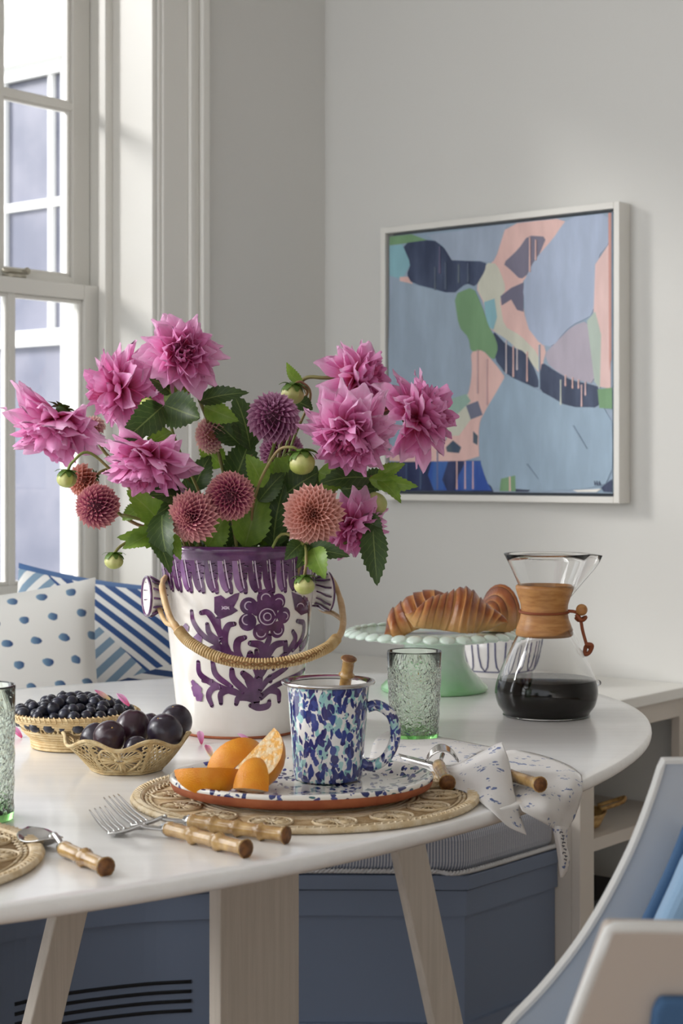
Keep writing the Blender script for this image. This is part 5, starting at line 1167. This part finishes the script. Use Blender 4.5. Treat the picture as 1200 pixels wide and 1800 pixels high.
obj('blade_shaft', tube([P(770, 1347, 2.0), P(893, 1362, 1.935)], .0025, 8), chrome, n2)

# ================================================================== FALLEN PETALS
fp_ = [((366, 1327), .5, 'curled pink petal with yellow base on the table near the plate', 'y', 0), ((430, 1305), 1.6, 'long pink petal lying in front of the vase', 'p', 0), ((352, 1302), .2, 'pink petal at the foot of the vase', 'p', 0), ((27, 1292), .9, 'magenta petal beside the berry basket', 'p', 0), ((214, 1236), .9, 'upright lilac petal resting on the berries', 'p', .062), ((178, 1228), 2.2, 'yellowish petal lying on the berries', 'y', .066)]
ypet = petal_mat('petal_yellow', lin(240, 226, 160), lin(240, 200, 190), lin(222, 120, 170), .3)
for (xy, rot, lab, kd, dz) in fp_:
    c = T(xy[0], xy[1], dz+.003); vf = petal_mesh('f', .5, .9, .35, .2, 4, 6); Mx = Matrix.Translation(c) @ Matrix.Rotation(rot, 4, 'Z') @ Matrix.Rotation(.25, 4, 'X') @ Matrix.Scale(.025, 4)
    o = obj('fallen_petal', ([Mx @ (Vector(p)-Vector((0, .5, 0))) for p in vf[0]], vf[1], vf[2]), ypet if kd == 'y' else pm_out); tag(o, lab, 'petal', 'fallen petals')

# ================================================================== CHAIR
chm = M('chair_paint', lin(206, 205, 202), .4); chin = M('chair_blue_paint', lin(172, 178, 187), .45); chshade = M('chair_shaded_face', lin(176, 164, 154), .5)  # taupe puts the near side's shade into its paint colour
uph = M('chair_blue_fabric', lin(140, 172, 202), .9, bump=.3, bscale=500, sheen=.3); pip = M('chair_piping', lin(58, 92, 130), .8)
ch = thing('painted_armchair', 'pale painted armchair with curved sides and light blue upholstery at lower right', 'chair', P(1150, 3000, 1.5))
def px3(d, pts): return [P(x, y, d) for x, y in pts]
d1_, d2_ = 1.42, 1.06
edge_ = [(p.x, p.y) for p in cat([Vector(q+(0,)) for q in [(1168, 1341), (1150, 1398), (1120, 1478), (1083, 1555), (1043, 1626), (1000, 1688), (950, 1748), (895, 1806), (850, 1870), (830, 2000), (828, 2500), (826, 3160)]], 4)]
inner = [(900, 3160), (900, 2500), (905, 2050), (1030, 1950), (1180, 1900), (1400, 1860), (1430, 1345)]
obj('curved_side', slab(px3(d1_, edge_+inner), Vector((0, .014, 0))), chin, ch, smooth=False, label='blue-grey curved side panel')
pe = [P(x, y, d1_) for x, y in edge_]; pe = [P(1420, 1338, d1_)]+pe
mb = MB(); n = len(pe); vv = []
for i, p in enumerate(pe):
    t = (pe[min(i+1, n-1)]-pe[max(i-1, 0)]).normalized(); nn = Vector((t.z, 0, -t.x)); nn = nn if nn.x*(-1)+nn.z > 0 else -nn
    vv += [p+nn*.0022+Vector((0, -.002, 0)), p+nn*.0022+Vector((0, .0155, 0)), p-nn*.0008+Vector((0, .0155, 0)), p-nn*.0008+Vector((0, -.002, 0))]
ff_ = []
for i in range(n-1):
    for k in range(4): ff_.append([4*i+k, 4*i+(k+1) % 4, 4*i+4+(k+1) % 4, 4*i+4+k])
obj('side_edge', (vv, ff_), chm, ch, smooth=False, label='white painted edge')
near = [(1071, 1632), (1010, 1800), (960, 1950), (900, 2300), (840, 3200), (780, 3950), (900, 3950), (1000, 3300), (1150, 2300), (1420, 2250), (1420, 1640)]
bev(obj('near_arm', slab(px3(d2_, near), Vector((0, .028, 0))), chshade, ch, smooth=False, label='near side of the armchair, its shade tinted in as taupe'), .004, 3)
ne = cat([P(1420, 1638, d2_+.004), P(1071, 1630, d2_+.004)], 6)[:-1]+[P(1080, 1632, d2_+.004), P(1072, 1636, d2_+.004), P(1066, 1650, d2_+.004)]+cat([P(1066, 1650, d2_+.004), P(1008, 1800, d2_+.004), P(957, 1950, d2_+.004), P(897, 2300, d2_+.004), P(837, 3200, d2_+.004), P(777, 3950, d2_+.004)], 4)
obj('near_edge', tube(ne, .0045, 8), chm, ch, label='white painted edge')
# seat and back upholstery between the two sides
def slab_between(pts, m, nm, a=d2_+.03, b=d1_-.002, par=ch, bv=.01):
    v = [Vector(((x-600)*1.25/F, a, CH-(y-YH)*1.25/F)) for x, y in pts]; n = len(v)
    w_ = [Vector((q.x+.0, b, q.z)) for q in v]
    return bev(obj(nm, (v+w_, [list(range(n)), list(range(n, 2*n))[::-1]]+[[(i+1) % n, i, n+i, n+(i+1) % n] for i in range(n)]), m, par, smooth=False), bv, 3)
# inner back pad attached to the far side
pad = [(1215, 1500), (1190, 1560), (1160, 1625), (1130, 1700), (1100, 1790), (1110, 1880), (1420, 1850), (1430, 1480)]
bev(obj('back_pad', slab(px3(d1_-.06, pad), Vector((0, .058, 0))), uph, ch, smooth=False, label='light blue upholstered pad'), .012, 4)
obj('piping', tube(cat([P(1212, 1455, d1_-.03), P(1186, 1520, d1_-.03), P(1158, 1580, d1_-.03), P(1126, 1650, d1_-.03), P(1100, 1740, d1_-.03)], 6), .006, 8), pip, ch, label='darker blue piping')
bev(obj('seat', slab([P(x, y, d2_+.03) for x, y in ((1000, 2150), (1000, 2400), (1600, 2400), (1600, 2150))], Vector((0, .33, 0))), uph, ch, smooth=False), .012, 4)
bev(obj('arm_pad', slab(px3(d2_, [(1150, 1752), (1143, 1770), (1135, 1830), (1132, 2100), (1400, 2100), (1400, 1748), (1160, 1746)]), Vector((0, -.012, 0))), pip, ch, smooth=False, label='dark blue pad edge'), .008, 3)
